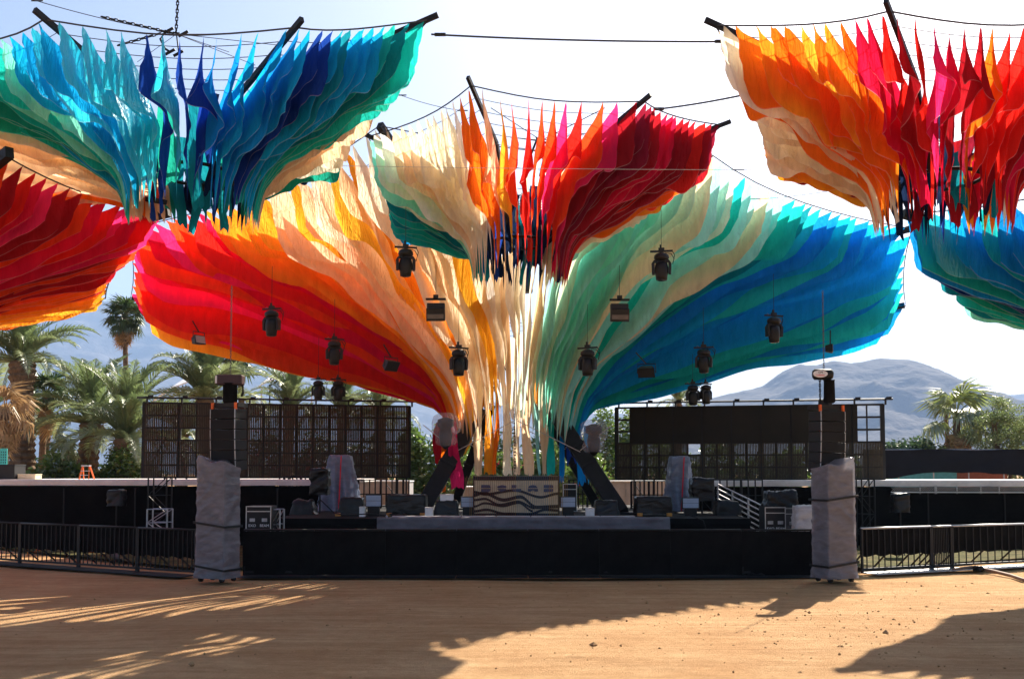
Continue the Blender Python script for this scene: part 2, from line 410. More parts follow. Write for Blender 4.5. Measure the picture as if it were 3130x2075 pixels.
def canopy(name, label, hub, r0, tips, nfin, pal, top, bot, seed, wind=0.25, wav=0.035, sag=0.06, armz=0.30, beam=0.075, ext=0.2, ringn=5, tail=0.05, gust=None, core=0, corecol=None, hemmed=True, corew=1.0, bot2=None):
    """inverted-umbrella canopy: arms from a hub, a rim rope, and hanging radial cloth fins"""
    rg = random.Random(seed)
    root = thing(name, label, 'canopy', (hub[0], hub[1], 0), 0, 'fabric canopies of the stage')
    hub = Vector(hub); zb = hub.z; n = len(tips); tips = [Vector(t) for t in tips]
    for k, t in enumerate(tips):                                   # arms
        d = Vector((t.x-hub.x, t.y-hub.y, 0)); L = d.length; d.normalize()
        a = hub+d*(r0*0.6); a.z = zb+(t.z-zb)*armz*0.8
        mid = hub+d*(L*0.5); mid.z = zb+(t.z-zb)*(interp(top, 0.45)+0.02)
        e = t+Vector((0, 0, 0.02)); ex = e+(e-mid).normalized()*(ext if t.y < hub.y+1 else -.1)
        b = MB(); b.beam(a, mid, beam, beam*1.3); b.beam(mid, ex, beam, beam*1.3)
        b.build('arm', BEAM, root, world=True)
    b = MB(); hz = zb+(tips[0].z-zb)*0.2
    ring = [hub+Vector((math.cos(q*math.pi/12)*r0*0.6, math.sin(q*math.pi/12)*r0*0.6, 0)) for q in range(25)]
    b.tube([Vector((p.x, p.y, hz)) for p in ring], 0.035, 6, False)
    if r0 < 1.9: b.build('hub_ring', BEAM, root, True, world=True)
    def rim(k, t):
        a, c = tips[k], tips[(k+1) % n]; p = a.lerp(c, t); L = (c-a).length; s = 4*t*(1-t)
        inn = Vector((hub.x-p.x, hub.y-p.y, 0)).normalized()
        return p+inn*(sag*L*s)-Vector((0, 0, 0.02*L*s))
    pts = []
    for k in range(n):
        for i in range(8): pts.append(rim(k, i/8))
    pts.append(pts[0].copy())
    b = MB(); b.tube(pts, 0.016, 5, False); b.build('rim_rope', ROPE, root, True, world=True)
    b = MB()
    for q in range(1, ringn+1):
        u = 0.28+0.72*q/(ringn+1)
        rp = []
        for p in pts:
            d = Vector((p.x-hub.x, p.y-hub.y, 0)); L = d.length
            g = hub+d*((r0+(L-r0)*u)/L); g.z = zb+(p.z-zb)*(interp(top, u)+0.012); rp.append(g)
        b.tube(rp, 0.008, 4, False)
    b.build('net_rope', ROPE, root, True, world=True)
    w1, w2 = rg.random()*6, rg.random()*6
    for k in range(n):
        m = nfin[k]
        for i in range(m):
            t = (i+0.5)/m+rg.uniform(-.2, .2)/m
            rp = rim(k, t)
            th = math.degrees(math.atan2(-(rp.y-hub.y), rp.x-hub.x)) % 360
            opts = None
            tj = (th+rg.uniform(-5, 5)) % 360
            for a, c, names in pal:
                if a <= tj < c: opts = names
            if opts is None: opts = pal[-1][2]
            cname = rg.choice(opts)
            d = Vector((rp.x-hub.x, rp.y-hub.y, 0)); L = d.length; d.normalize(); pr = Vector((-d.y, d.x, 0))
            H = rp.z-zb; nu, nv = 38, 9
            ph = [rg.random()*6.28 for _ in range(8)]; aw = wav*H*rg.uniform(.6, 1.5); dep = rg.uniform(-.05, .03)
            wd = wind*(gust(th) if gust else 1); lat = rg.uniform(-.12, .12)*wd; A2 = wd*rg.uniform(.25, .8)
            b = MB(); tl = tail*H*rg.uniform(0.2, 2.2)
            for a in range(nu):
                u = a/(nu-1); u = u+0.12*math.sin(2*math.pi*u)*-0.5*0.5
                env = min(1, u*5+.15)
                zt = zb+H*interp(top, u)+(0 if u > .97 else 0.25*aw*math.sin(9*u+ph[0]))
                zl = zb+H*(interp(bot2 if bot2 and th > 186 else bot, u)+dep*min(1, 3*u))+env*aw*(0.62*math.sin(7*u+ph[1])+0.36*math.sin(15*u+ph[2])+0.14*math.sin(29*u+ph[3]))
                if u < .06: zl -= tl*(1-u/.06)
                zl = min(zl, zt-0.06*H)
                rr = r0+(L-r0)*u
                for c in range(nv):
                    v = 1.0 if c == nv-1 else c/(nv-2)*.985; z = zt+(zl-zt)*v
                    sw = v**0.8*wind*(0.55*math.sin(5.5*u+w1)+0.3*math.sin(11*u+w2+th*0.02)) + A2*v*(0.6*math.sin(6.5*u+2*v+ph[4])+0.2*math.sin(15*u-3*v+ph[5])) + lat*v
                    sw += 0.018*math.sin(34*u+7*v+ph[6])*(.3+v)
                    inw = 0.05*(L-r0)*v*(u**6) + 0.02*math.sin(14*v+ph[7])*(u**4)
                    p = hub+d*(rr-inw)+pr*(sw*(0.6+0.4*min(1, u*3))*(1-0.5*u**8)); p.z = z
                    b.v.append(p)
            for a in range(nu-1):
                for c in range(nv-1): b.f.append((a*nv+c, a*nv+c+1, (a+1)*nv+c+1, (a+1)*nv+c))
            o = b.build('fabric_panel', fab(cname), root, True, world=True)
            if hemmed:
                o.data.materials.append(hem(cname)); o.data.polygons.foreach_set('material_index', [1 if q % (nv-1) == nv-2 else 0 for q in range(len(o.data.polygons))])
    for i in range(core):                                          # tails of cloth gathered round the hub
        an = (i+rg.uniform(-.3, .3))*2*math.pi/core; th = (-math.degrees(an)) % 360
        names = [q[2] for q in pal if q[0] <= th < q[1]] or [pal[0][2]]
        if corecol and rg.random() < .75: names = [corecol]
        H = tips[0].z-zb; rr = r0*rg.uniform(.45, .95); wd = rg.uniform(.22, .5)*r0/1.2*corew; zt = zb+H*rg.uniform(.38, .56); zl = zb-H*rg.uniform(-.12, .05)
        d = Vector((math.cos(an), math.sin(an), 0)); tg = Vector((-d.y, d.x, 0)); b = MB(); nn, kk = 14, 4; p1, p2 = rg.random()*6, rg.random()*6
        for a in range(nn+1):
            s = a/nn
            for c in range(kk+1):
                q = c/kk-.5; z = lerp(zt, zl, s)-(rg.uniform(0, .2) if a == nn else 0)
                p = hub+d*(rr+.25*(1-s)*r0*.4+.06*math.sin(5*s+p1+3*q))+tg*(q*wd*(1-.55*s)+.08*math.sin(6*s+p2)); p.z = z; b.v.append(p)
        for a in range(nn):
            for c in range(kk): b.f.append((a*(kk+1)+c, a*(kk+1)+c+1, (a+1)*(kk+1)+c+1, (a+1)*(kk+1)+c))
        b.build('cloth_tail', fab(rg.choice(names[0])), root, True, world=True)
    return root

# main canopy over the stage
HM = P(1575, 1285, 33)
tM = [P(2788, 700, 33), P(2170, 470, 27), P(1160, 385, 26.2), P(385, 700, 33), Vector((-13.9, 36, 8.9)), Vector((-7, 41, 8.9)), Vector((7, 41, 8.9)), Vector((14.35, 36, 8.6))]
palM = [(0, 12, ['blue', 'azure', 'teal', 'azure', 'blue']), (12, 26, ['teal', 'seafoam', 'azure', 'cream', 'teal', 'deepteal']), (26, 46, ['teal', 'seafoam', 'cream', 'mint', 'peach', 'teal', 'seafoam']), (46, 64, ['mint', 'seafoam', 'cream', 'sage', 'mint', 'cream']), (64, 78, ['cream', 'seafoam', 'peach', 'sage']),
        (78, 104, ['cream', 'white', 'peach', 'white']), (104, 120, ['peach', 'cream', 'yellow', 'white']), (120, 140, ['yellow', 'peach', 'tangerine', 'yellow', 'cream']), (140, 158, ['tangerine', 'yellow', 'peach', 'cream', 'yellow']), (158, 171, ['orange', 'tangerine', 'yellow', 'tangerine']), (171, 184, ['crimson', 'pink', 'scarlet', 'red', 'pink']),
        (184, 225, ['crimson', 'pink', 'orange', 'pink', 'scarlet', 'tangerine']), (225, 255, ['tangerine', 'peach', 'yellow']), (255, 285, ['cream', 'peach', 'white']), (285, 315, ['mint', 'teal', 'tan', 'sage']), (315, 360, ['blue', 'azure', 'teal', 'blue', 'deepteal'])]
canopy('stage_canopy', 'huge rainbow fabric canopy over the stage, red on the left to blue on the right', HM, 2.0, tM, [23, 24, 25, 8, 14, 16, 14, 8], palM, TOPM, BOTM, 11, bot2=BOTL, hemmed=False, core=34, corew=.42, corecol=['cream', 'white', 'peach', 'cream', 'tangerine'], gust=lambda a: 1.5 if 112 < a < 182 else 0.85, wind=0.30, wav=0.032, sag=0.05, beam=0.16, ext=0.0)
# blue flower, front left
HB = P(590, 640, 19.5)
tB = [P(1310, 62, 18.9), P(905, 85, 16.8), P(135, 60, 16.8), P(-300, 150, 18.7), Vector((-11.2, 22.0, 8.7)), Vector((-6.5, 23.4, 10.3)), Vector((-4.0, 22.8, 10.1))]
palB = [(0, 12, ['teal', 'jade', 'deepteal', 'teal']), (12, 30, ['azure', 'teal', 'deepteal', 'azure']), (30, 68, ['azure', 'blue', 'blue', 'navy', 'azure']), (68, 92, ['navy', 'blue', 'navy', 'cyan']), (92, 112, ['cyan', 'navy', 'cyan', 'lilac']), (112, 140, ['cyan', 'azure', 'teal', 'cyan']), (140, 170, ['teal', 'mint', 'jade', 'azure', 'teal']),
        (170, 178, ['teal', 'tan', 'jade']), (178, 206, ['tan', 'cream', 'peach', 'cream']), (206, 228, ['orange', 'peach', 'scarlet']), (228, 240, ['deepteal', 'jade']), (240, 300, ['ink', 'deepteal', 'navy', 'ink']), (300, 312, ['deepteal', 'jade']), (312, 345, ['cream', 'peach', 'tan']), (345, 360, ['tan', 'teal', 'jade'])]  # rear panels coloured near black to stand in for their shadow
canopy('hanging_canopy', 'blue and teal fabric flower hanging at upper left', HB, 1.25, tB, [12, 12, 12, 13, 10, 9, 13], palB, TOPF, BOTF, 22, core=20, corecol=['deepteal', 'ink', 'navy', 'jade'], gust=lambda a: .55 if a < 58 else 1.2, wind=0.22, wav=0.045)  # dark core tails: shade of the gathered base put into the colour
# red flower, front right
HR = P(2880, 660, 18.5)
tR = [P(3700, 80, 18.0), P(3350, 60, 16.0), P(2718, 35, 16.0), P(2185, 78, 18.0), Vector((5.6, 21.8, 9.8)), Vector((8.2, 22.4, 10.2)), Vector((10.6, 21.8, 9.8))]
palR = [(0, 60, ['crimson', 'red', 'darkred']), (60, 85, ['crimson', 'red', 'scarlet', 'darkred']), (85, 108, ['darkred', 'crimson', 'orange', 'red', 'maroon', 'darkred']), (108, 130, ['crimson', 'red', 'pink', 'darkred', 'crimson']), (130, 146, ['pink', 'crimson', 'scarlet', 'red', 'orange']), (146, 172, ['tangerine', 'orange', 'orange', 'tangerine', 'yellow']), (172, 182, ['orange', 'cream', 'tan']),
        (182, 225, ['cream', 'tan', 'white', 'cream']), (225, 236, ['tan', 'tangerine']), (236, 304, ['ink', 'navy', 'ink', 'darkred']), (304, 330, ['tangerine', 'tan', 'crimson']), (330, 360, ['orange', 'red', 'cream'])]  # inky rear panels have their shade painted into the cloth colour
canopy('hanging_canopy', 'red and orange fabric flower hanging at upper right', HR, 1.2, tR, [11, 12, 12, 12, 9, 9, 11], palR, TOPF, BOTF, 33, core=20, corecol=['ink', 'navy', 'darkred', 'deepteal', 'ink'], wind=0.26, wav=0.055)  # core tails coloured dark in place of shade inside the hub
# centre flower
HC = P(1590, 830, 24.5)
tC = [P(2210, 383, 24.2), P(1968, 310, 22.3), P(1440, 262, 22.0), P(1125, 418, 24.2), Vector((-3.4, 27.2, 9.6)), Vector((0.3, 28.6, 10.6)), Vector((3.6, 27.6, 10.2))]
palC = [(0, 16, ['darkred', 'maroon', 'crimson', 'red']), (16, 45, ['darkred', 'red', 'maroon', 'crimson']), (45, 70, ['crimson', 'red', 'pink', 'darkred', 'scarlet']), (70, 86, ['scarlet', 'red', 'pink']), (86, 104, ['scarlet', 'tangerine', 'orange', 'yellow']), (104, 122, ['scarlet', 'peach', 'tangerine', 'orange']), (122, 174, ['cream', 'white', 'cream', 'peach', 'white']),  # dark red and maroon on the right side paint in shaded red cloth
        (174, 190, ['mint', 'cream', 'mint']), (190, 216, ['teal', 'jade', 'deepteal', 'teal']), (216, 236, ['blue', 'navy', 'blue']), (236, 300, ['ink', 'ink', 'navy', 'deepteal']), (300, 325, ['tan', 'cream', 'yellow']), (325, 347, ['tangerine', 'orange', 'cream']), (347, 360, ['orange', 'red', 'scarlet'])]  # blackish rear panels: shade given as cloth colour
canopy('hanging_canopy', 'cream, orange and red fabric flower hanging in front of the stage canopy', HC, 1.15, tC, [13, 11, 13, 12, 9, 9, 11], palC, TOPF, BOTF, 44, core=18, corecol=['ink', 'navy', 'ink', 'deepteal'], gust=lambda a: .6 if a < 62 else 1.1, wind=0.2, wav=0.045)  # core tails darkened in colour for the shaded hub
# side canopies
HL = P(-520, 1040, 24)
tL = [P(500, 655, 22), P(18, 478, 18.5), P(-1000, 300, 16), Vector((-23, 24, 8)), Vector((-17, 31, 7.2)), Vector((-10.7, 26, 7.1))]
palL = [(0, 70, ['red', 'crimson', 'pink', 'darkred', 'scarlet']), (70, 180, ['crimson', 'red']), (180, 318, ['tangerine', 'yellow', 'orange']), (318, 340, ['tangerine', 'orange', 'yellow', 'tangerine']), (340, 352, ['orange', 'scarlet', 'tangerine']), (352, 360, ['scarlet', 'darkred', 'orange'])]
canopy('side_canopy', 'crimson and orange fabric canopy cut off by the left edge', HL, 1.5, tL, [13, 14, 10, 10, 14, 18], palL, TOPM, BOTL, 55, wind=0.16, wav=0.035, sag=0.06, beam=0.16, ext=0.15)
HT = P(3560, 1040, 23)
tT = [Vector((22, 23, 8)), P(4130, 400, 16), Vector((11.6, 18.8, 8.2)), P(2762, 655, 22.2), Vector((11.6, 25.6, 7.4)), Vector((17, 30, 7.3))]
palT = [(0, 100, ['teal', 'azure']), (100, 150, ['azure', 'cyan', 'teal', 'blue']), (150, 176, ['azure', 'cyan', 'blue', 'teal']), (176, 188, ['deepteal', 'blue', 'deepteal', 'navy']), (188, 205, ['deepteal', 'jade', 'teal']), (205, 245, ['jade', 'mint', 'teal', 'jade']), (245, 360, ['mint', 'teal'])]
canopy('side_canopy', 'blue and green fabric canopy cut off by the right edge', HT, 1.5, tT, [10, 12, 13, 14, 16, 12], palT, TOPM, BOTS, 66, wind=0.16, wav=0.035, sag=0.06, beam=0.16, ext=0.0)
# ================================================================== vegetation
DATE = leafmat('date_palm_leaf', (0.15, 0.205, 0.08), 0.42, 0.09)
DATE2 = leafmat('date_palm_leaf_pale', (0.20, 0.25, 0.11), 0.42, 0.10)
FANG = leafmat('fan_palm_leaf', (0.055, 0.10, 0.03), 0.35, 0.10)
FANY = leafmat('fan_palm_leaf_sunlit', (0.20, 0.25, 0.07), 0.45, 0.16)  # brighter copy of the fan leaf, sunlight put into its colour
DEAD = leafmat('dead_palm_leaf', (0.36, 0.23, 0.11), 0.3, 0.03)
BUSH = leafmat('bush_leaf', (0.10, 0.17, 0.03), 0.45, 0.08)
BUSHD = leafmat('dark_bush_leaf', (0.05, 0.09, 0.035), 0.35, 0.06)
FEATH = leafmat('feathery_leaf', (0.15, 0.20, 0.07), 0.5, 0.06)
PINK = leafmat('pink_bract', (0.65, 0.07, 0.14), 0.5, 0.02)
TRUNK = mat('tree_bark', (0.10, 0.075, 0.05), 0.95, 0, 0.5, 6, 0.6, 20, 0.1)

def frond_mesh(seed, L=3.0, up=0.55, droop=1.1, m=DATE):
    rg = random.Random(seed); b = MB(); pts = []; n = 18; p = Vector((0, 0, 0)); a = R(90)*up
    for i in range(n):
        pts.append(p.copy()); s = i/(n-1)
        p = p+Vector((math.cos(a), 0, math.sin(a)))*(L/(n-1)); a -= droop*(0.35+1.3*s)/(n-1)*1.4
    b.tube(pts, [0.035*(1-0.85*i/(n-1)) for i in range(n)], 4, False)
    for i in range(2, n*3-1):
        s = i/(n*3); k = min(int(s*(n-1)), n-2); q = pts[k].lerp(pts[k+1], s*(n-1)-k); tg = (pts[k+1]-pts[k]).normalized()
        ln = L*0.19*(math.sin(math.pi*min(1, 0.18+s*0.86))**0.7)*rg.uniform(.8, 1.15)
        for sd in (-1, 1):
            upv = Vector((-tg.z, 0, tg.x))
            d = (tg*0.75+Vector((0, sd, 0))*0.75+upv*rg.uniform(.15, .6)).normalized()
            e = q+d*ln+Vector((0, 0, -0.12*ln)); mid = q+d*ln*0.5+upv*0.02
            wv = tg*0.028
            b.add([q-wv*.5, q+wv*.5, mid+wv, e, mid-wv], [(0, 1, 2, 4), (4, 2, 3)])
    return b.mesh('frond', m)

def fan_mesh(seed, L=1.0, m=FANG, droop=0.5):
    rg = random.Random(seed); b = MB()
    b.tube([(0, 0, 0), (L*0.45, 0, L*0.05), (L*0.8, 0, 0)], [0.03, 0.022, 0.015], 4, False)
    c = Vector((L*0.8, 0, 0)); k = 22
    for i in range(k):
        a = lerp(-1.9, 1.9, i/(k-1)); ln = L*rg.uniform(.75, 1.0)*(0.75+0.25*math.cos(a))
        d = Vector((math.cos(a), math.sin(a), 0)); s = Vector((-d.y, d.x, 0))*L*0.055
        md = c+d*ln*0.55+Vector((0, 0, 0.05*L*(1 if i % 2 else -1)))
        e = c+d*ln+Vector((0, 0, -droop*ln*rg.uniform(.5, 1.2)))
        b.add([c, md-s, e, md+s], [(0, 1, 2, 3)])
    return b.mesh('fan_leaf', m)

FR_UP = [frond_mesh(i, 3.0, 0.9, 0.9, DATE) for i in range(3)]
FR_MID = [frond_mesh(10+i, 3.1, 0.6, 1.25, DATE2 if i == 1 else DATE) for i in range(3)]
FR_LOW = [frond_mesh(20+i, 3.0, 0.25, 1.5, DATE2) for i in range(3)]
FAN_G = [fan_mesh(i, 1.0, FANG, 0.35) for i in range(3)]
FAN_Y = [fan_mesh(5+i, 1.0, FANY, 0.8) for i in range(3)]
FAN_D = [fan_mesh(9+i, 1.0, DEAD, 1.0) for i in range(2)]

def trunk_mesh(h, r, seed, bark=BARK, knobs=True):
    rg = random.Random(seed); b = MB(); n = max(8, int(h/0.14)); prof = []
    pts = []; rs = []
    lx, ly = rg.uniform(-.05, .05), rg.uniform(-.05, .05)
    for i in range(n+1):
        s = i/n; pts.append((lx*h*s*s, ly*h*s*s, h*s)); rs.append(r*(1.15-0.3*s)*(1.0+(0.10 if i % 2 else -0.06)*(1 if knobs else .3))*(1.25 if s > .88 and knobs else 1))
    b.tube(pts, rs, 12)
    if knobs:
        for i in range(int(h*26)):
            s = rg.random(); a = rg.random()*6.28; rr = r*(1.15-0.3*s)*(1.2 if s > .85 else 1); z = h*s
            c = Vector((lx*h*s*s+math.cos(a)*rr, ly*h*s*s+math.sin(a)*rr, z)); o = Vector((math.cos(a), math.sin(a), 1.2))*0.10
            t = Vector((-math.sin(a), math.cos(a), 0))*0.06
            b.add([c-t, c+t, c+o*0.9+t*.4, c+o*0.9-t*.4, c-Vector((0, 0, .07))], [(0, 1, 2, 3), (0, 4, 1)])
    return b.mesh('trunk', bark), Vector(pts[-1])

def date_palm(label, px, py_crown, Y, scale, seed, n=46, spread=1.0, trunk_r=0.28):
    rg = random.Random(seed); c = P(px, py_crown, Y)
    t = thing('date_palm', label, 'palm tree', (c.x, c.y, 0), 0, 'date palms behind the stage')
    me, top = trunk_mesh(c.z, trunk_r*scale, seed); put('trunk', me, t)
    for i in range(n):
        s = (i+.5)/n; fam = FR_UP if s < .38 else FR_MID if s < .76 else FR_LOW
        put('frond', rg.choice(fam), t, (top.x, top.y, c.z-0.1+0.12*(1-s)), (rg.uniform(-.15, .15), (rg.uniform(-.3, .12) if s < .38 else rg.uniform(-.1, .15))*spread, i*2.39996+rg.uniform(-.2, .2)), scale*rg.uniform(.8, 1.1))
    return t

def fan_palm(label, px, py_crown, Y, scale, seed, leaves=FAN_G, n=38, dead=12, trunk_r=0.16, lower=0.6, name='fan_palm'):
    rg = random.Random(seed); c = P(px, py_crown, Y)
    t = thing(name, label, 'palm tree', (c.x, c.y, 0), 0, 'fan palms behind the stage')
    me, top = trunk_mesh(max(0.3, c.z), trunk_r, seed, BARK, False); put('trunk', me, t)
    for i in range(n):
        s = (i+.5)/n; pit = lerp(-1.25, lower, s)
        put('fan_leaf', rg.choice(leaves), t, (top.x, top.y, c.z+0.1*(1-s)), (rg.uniform(-.3, .3), pit+rg.uniform(-.2, .2), i*2.39996), scale*rg.uniform(.85, 1.15))
    for i in range(dead):
        put('dead_leaf', rg.choice(FAN_D), t, (top.x, top.y, c.z-0.15-0.5*rg.random()*scale), (rg.uniform(-.3, .3), rg.uniform(1.1, 1.45), i*2.39996), scale*rg.uniform(.75, 1.0))
    return t

date_palm('tall date palm with thick trunk near the left edge', 78, 1105, 46, 1.25, 1, 56, 1.2, 0.42)
date_palm('leaning-fronded date palm second from left, behind the flowering hedge', 262, 1295, 47, 1.25, 2, 48, 0.9, 0.40)
date_palm('low date palm with tall upright fronds just left of the left screen', 392, 1340, 44, 1.3, 3, 54, 0.7, 0.36)
date_palm('date palm rising behind the left screen, left of the speaker hoist', 640, 1220, 50, 1.4, 4, 52, 1.1)
date_palm('date palm behind the left screen, under the red cloth edge', 880, 1255, 56, 1.1, 5, 40, 0.8)
date_palm('date palm behind the right end of the left screen', 1040, 1262, 58, 1.1, 6, 40, 0.8)
date_palm('small date palm peeking over the left screen beside the stage leg', 1170, 1270, 57, 1.0, 7, 36, 0.8)
date_palm('date palm crown far behind the left-edge palm, low and dark', -40, 1260, 52, 1.1, 8, 40, 1.0)
date_palm('shaggy date palm low between the two leftmost trunks', 140, 1330, 55, 0.95, 9, 40, 0.9)
date_palm('date palm seen through the left screen lattice', 560, 1330, 58, 1.0, 10, 36, 0.9)
date_palm('date palm half hidden behind the blue cloth left of the right screen', 2075, 1225, 60, 0.7, 12, 30, 0.9)
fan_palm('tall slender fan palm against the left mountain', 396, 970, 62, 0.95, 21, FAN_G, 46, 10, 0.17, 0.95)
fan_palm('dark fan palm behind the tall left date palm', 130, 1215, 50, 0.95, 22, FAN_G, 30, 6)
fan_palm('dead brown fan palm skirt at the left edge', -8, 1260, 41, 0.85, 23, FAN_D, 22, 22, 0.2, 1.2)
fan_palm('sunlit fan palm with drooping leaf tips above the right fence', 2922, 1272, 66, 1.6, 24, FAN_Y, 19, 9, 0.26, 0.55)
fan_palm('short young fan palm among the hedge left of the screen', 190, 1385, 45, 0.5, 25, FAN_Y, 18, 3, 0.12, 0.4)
def bare_trunk(label, px, py0, py1, Y, r, lean, nl=26, sc_=1.2):
    a = P(px, py0, Y); t = thing('palm_trunk', label, 'palm tree', (a.x, a.y, 0))
    b = MB(); n = 24
    b.tube([(lean*i/n, 0, a.z*i/n) for i in range(n+1)], [r*(1.2-0.35*i/n)*(1.05 if i % 2 else .97) for i in range(n+1)], 10)
    b.build('trunk', BARK, t, True)
    rg = random.Random(px)
    for i in range(nl):
        put('fan_leaf', rg.choice(FAN_G), t, (lean, 0, a.z), (rg.uniform(-.3, .3), rg.uniform(-1.2, 0.9), i*2.4), sc_)
bare_trunk('leaning slim palm trunk rising behind the left screen into the red cloth', 760, 1080, 1210, 54, 0.17, -0.5)
bare_trunk('thin palm trunk beside the sunlit fan palm above the right fence', 2898, 1215, 1370, 70, 0.15, -0.2, 7, 0.7)

def leaf_cloud(rg, b, c, rad, n, size, flat=1.0):
    for i in range(n):
        while True:
            q = Vector((rg.uniform(-1, 1), rg.uniform(-1, 1), rg.uniform(-1, 1)))
            if 0.15 < q.length < 1: break
        q = q*(0.55+0.45*rg.random()); p = Vector(c)+Vector((q.x*rad[0], q.y*rad[1], q.z*rad[2]))
        a = Vector((rg.gauss(0, 1), rg.gauss(0, 1), rg.gauss(0, .6)*flat)).normalized(); s = a.cross(Vector((rg.gauss(0, 1), rg.gauss(0, 1), rg.gauss(0, 1)))).normalized()
        z = size*rg.uniform(.6, 1.4)
        b.add([p-a*z, p+s*z*.45, p+a*z, p-s*z*.45], [(0, 1, 2, 3)])

def bush(label, px0, px1, py_top, Y, seed, m=BUSH, n=2600, size=0.09, pink=0.0, depth=1.2, name='shrub', cat='shrub', zb=0.0, group=None):
    rg = random.Random(seed); a = P(px0, py_top, Y); c = P(px1, py_top, Y); h = a.z
    t = thing(name, label, cat, ((a.x+c.x)/2, Y, zb), 0, group)
    b = MB(); L = c.x-a.x; k = max(3, int(L/0.9)+1); st = MB(); pk = MB()
    for i in range(k):
        x = lerp(a.x+.2, c.x-.2, i/(k-1))+rg.uniform(-.2, .2); top = zb+(h-zb)*rg.uniform(.72, 1.08)
        for j in range(4):
            cc = (x+rg.uniform(-.35, .35), Y+rg.uniform(-.4, .4)*depth, zb+(top-zb)*(0.22+0.21*j))
            rr = rg.uniform(.7, 1.15); leaf_cloud(rg, b, cc, (rr, rr*depth, (top-zb)*0.24), n//(k*4), size)
            if pink and rg.random() < pink: leaf_cloud(rg, pk, (cc[0], cc[1]-.25, cc[2]+.1), (rr*.8, rr*.8, .3), 36, size*0.8)
        st.tube([(x, Y, zb), (x+rg.uniform(-.1, .1), Y, zb+(top-zb)*.5), (x+rg.uniform(-.3, .3), Y, zb+(top-zb)*.85)], [.04, .03, .012], 5)
        for j in range(5):
            st.tube([(x, Y, zb+(top-zb)*.45), (x+rg.uniform(-.5, .5), Y+rg.uniform(-.4, .4), zb+(top-zb)*rg.uniform(.7, 1.08))], [.02, .006], 4)
    b.build('foliage', m, t, world=True); st.build('stem', TRUNK, t, world=True)
    if pink: pk.build('blossom', PINK, t, world=True)
    return t

bush('flowering hedge with pink blossom left of the left screen', 40, 250, 1398, 42.5, 31, BUSH, 9000, .10, .5, name='flowering_hedge', cat='hedge')
bush('dense green hedge mound beside the left screen', 215, 440, 1368, 43.5, 32, BUSH, 11000, .10, .12, name='flowering_hedge', cat='hedge')
bush('green shrubs filling the gap left of the left stage leg', 1225, 1400, 1290, 50, 33, BUSH, 9000, .13, .0)
bush('green shrubs with red flowers right behind the hanging ribbons', 1420, 1620, 1370, 47, 34, BUSH, 8000, .12, .15)
bush('flowering shrubs behind the blue cloth tatters by the right leg', 1630, 1830, 1375, 47.5, 35, BUSH, 8000, .12, .3)
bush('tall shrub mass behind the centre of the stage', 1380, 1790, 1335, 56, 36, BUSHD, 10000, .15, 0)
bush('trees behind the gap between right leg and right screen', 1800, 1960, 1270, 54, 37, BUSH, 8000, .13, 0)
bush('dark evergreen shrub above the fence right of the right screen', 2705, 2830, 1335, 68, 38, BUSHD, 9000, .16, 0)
bush('pale green shrub tops along the right fence', 2800, 2900, 1345, 67, 39, FEATH, 5000, .13, 0)
bush('shrubs behind the right screen lattice', 2000, 2420, 1350, 62, 40, BUSH, 9000, .15, 0)
bush('tall green shrubs behind the right half of the right screen', 2380, 2680, 1365, 62, 41, BUSH, 7000, .15, 0)
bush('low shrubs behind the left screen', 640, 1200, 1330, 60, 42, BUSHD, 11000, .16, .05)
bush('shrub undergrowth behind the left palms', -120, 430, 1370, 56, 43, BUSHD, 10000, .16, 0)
bush('low bright shrub at the right edge above the fence', 3030, 3150, 1360, 67, 44, FEATH, 4000, .12, 0)

def feathery_tree(label, px, py_top, Y, seed, W=3.4):
    rg = random.Random(seed); c = P(px, py_top, Y); h = c.z
    t = thing('feathery_tree', label, 'tree', (c.x, c.y, 0)); tr = MB(); cr = MB()
    for i in range(4):
        a = rg.uniform(0, 6.28); base = Vector((0, 0, 0)); p1 = Vector((math.cos(a)*.5, math.sin(a)*.5, h*.3)); p2 = Vector((math.cos(a)*1.5, math.sin(a)*1.5, h*.62)); p3 = Vector((math.cos(a)*2.1, math.sin(a)*2.1, h*.85))
        tr.tube([base, p1, p2, p3], [.16, .12, .07, .02], 7)
        for j in range(9):
            q = p1.lerp(p3, rg.random()); e = q+Vector((rg.uniform(-1.4, 1.4), rg.uniform(-1.4, 1.4), rg.uniform(.2, 1.4)))
            tr.tube([q, q.lerp(e, .5)+Vector((0, 0, .12)), e], [.04, .025, .008], 4)
            leaf_cloud(rg, cr, e, (.75, .75, .5), 300, .07)
    for i in range(26):
        a = rg.uniform(0, 6.28); rr = W*math.sqrt(rg.random()); z = h*(.62+.34*rg.random()*(1-(rr/W)**2*.5))
        leaf_cloud(rg, cr, (math.cos(a)*rr, math.sin(a)*rr, z), (.8, .8, .45), 260, .07)
    tr.build('trunk', TRUNK, t); cr.build('crown', FEATH, t)
feathery_tree('feathery pale green tree at the right edge above the fence', 3065, 1215, 64, 51, 2.6)
# ================================================================== stage and equipment
def wp(a, b, n): return [Vector(a).lerp(Vector(b), i/n) for i in range(n+1)]
def text_mesh(txt, size, m, ext=0.004):
    c = bpy.data.curves.new('lettering', 'FONT'); c.body = txt; c.size = size; c.extrude = ext; c.align_x = 'CENTER'; c.align_y = 'CENTER'
    o = bpy.data.objects.new('lettering_tmp', c); col.objects.link(o)
    dg = bpy.context.evaluated_depsgraph_get(); me = bpy.data.meshes.new_from_object(o.evaluated_get(dg))
    bpy.data.objects.remove(o); bpy.data.curves.remove(c); me.materials.clear(); me.materials.append(m); return me

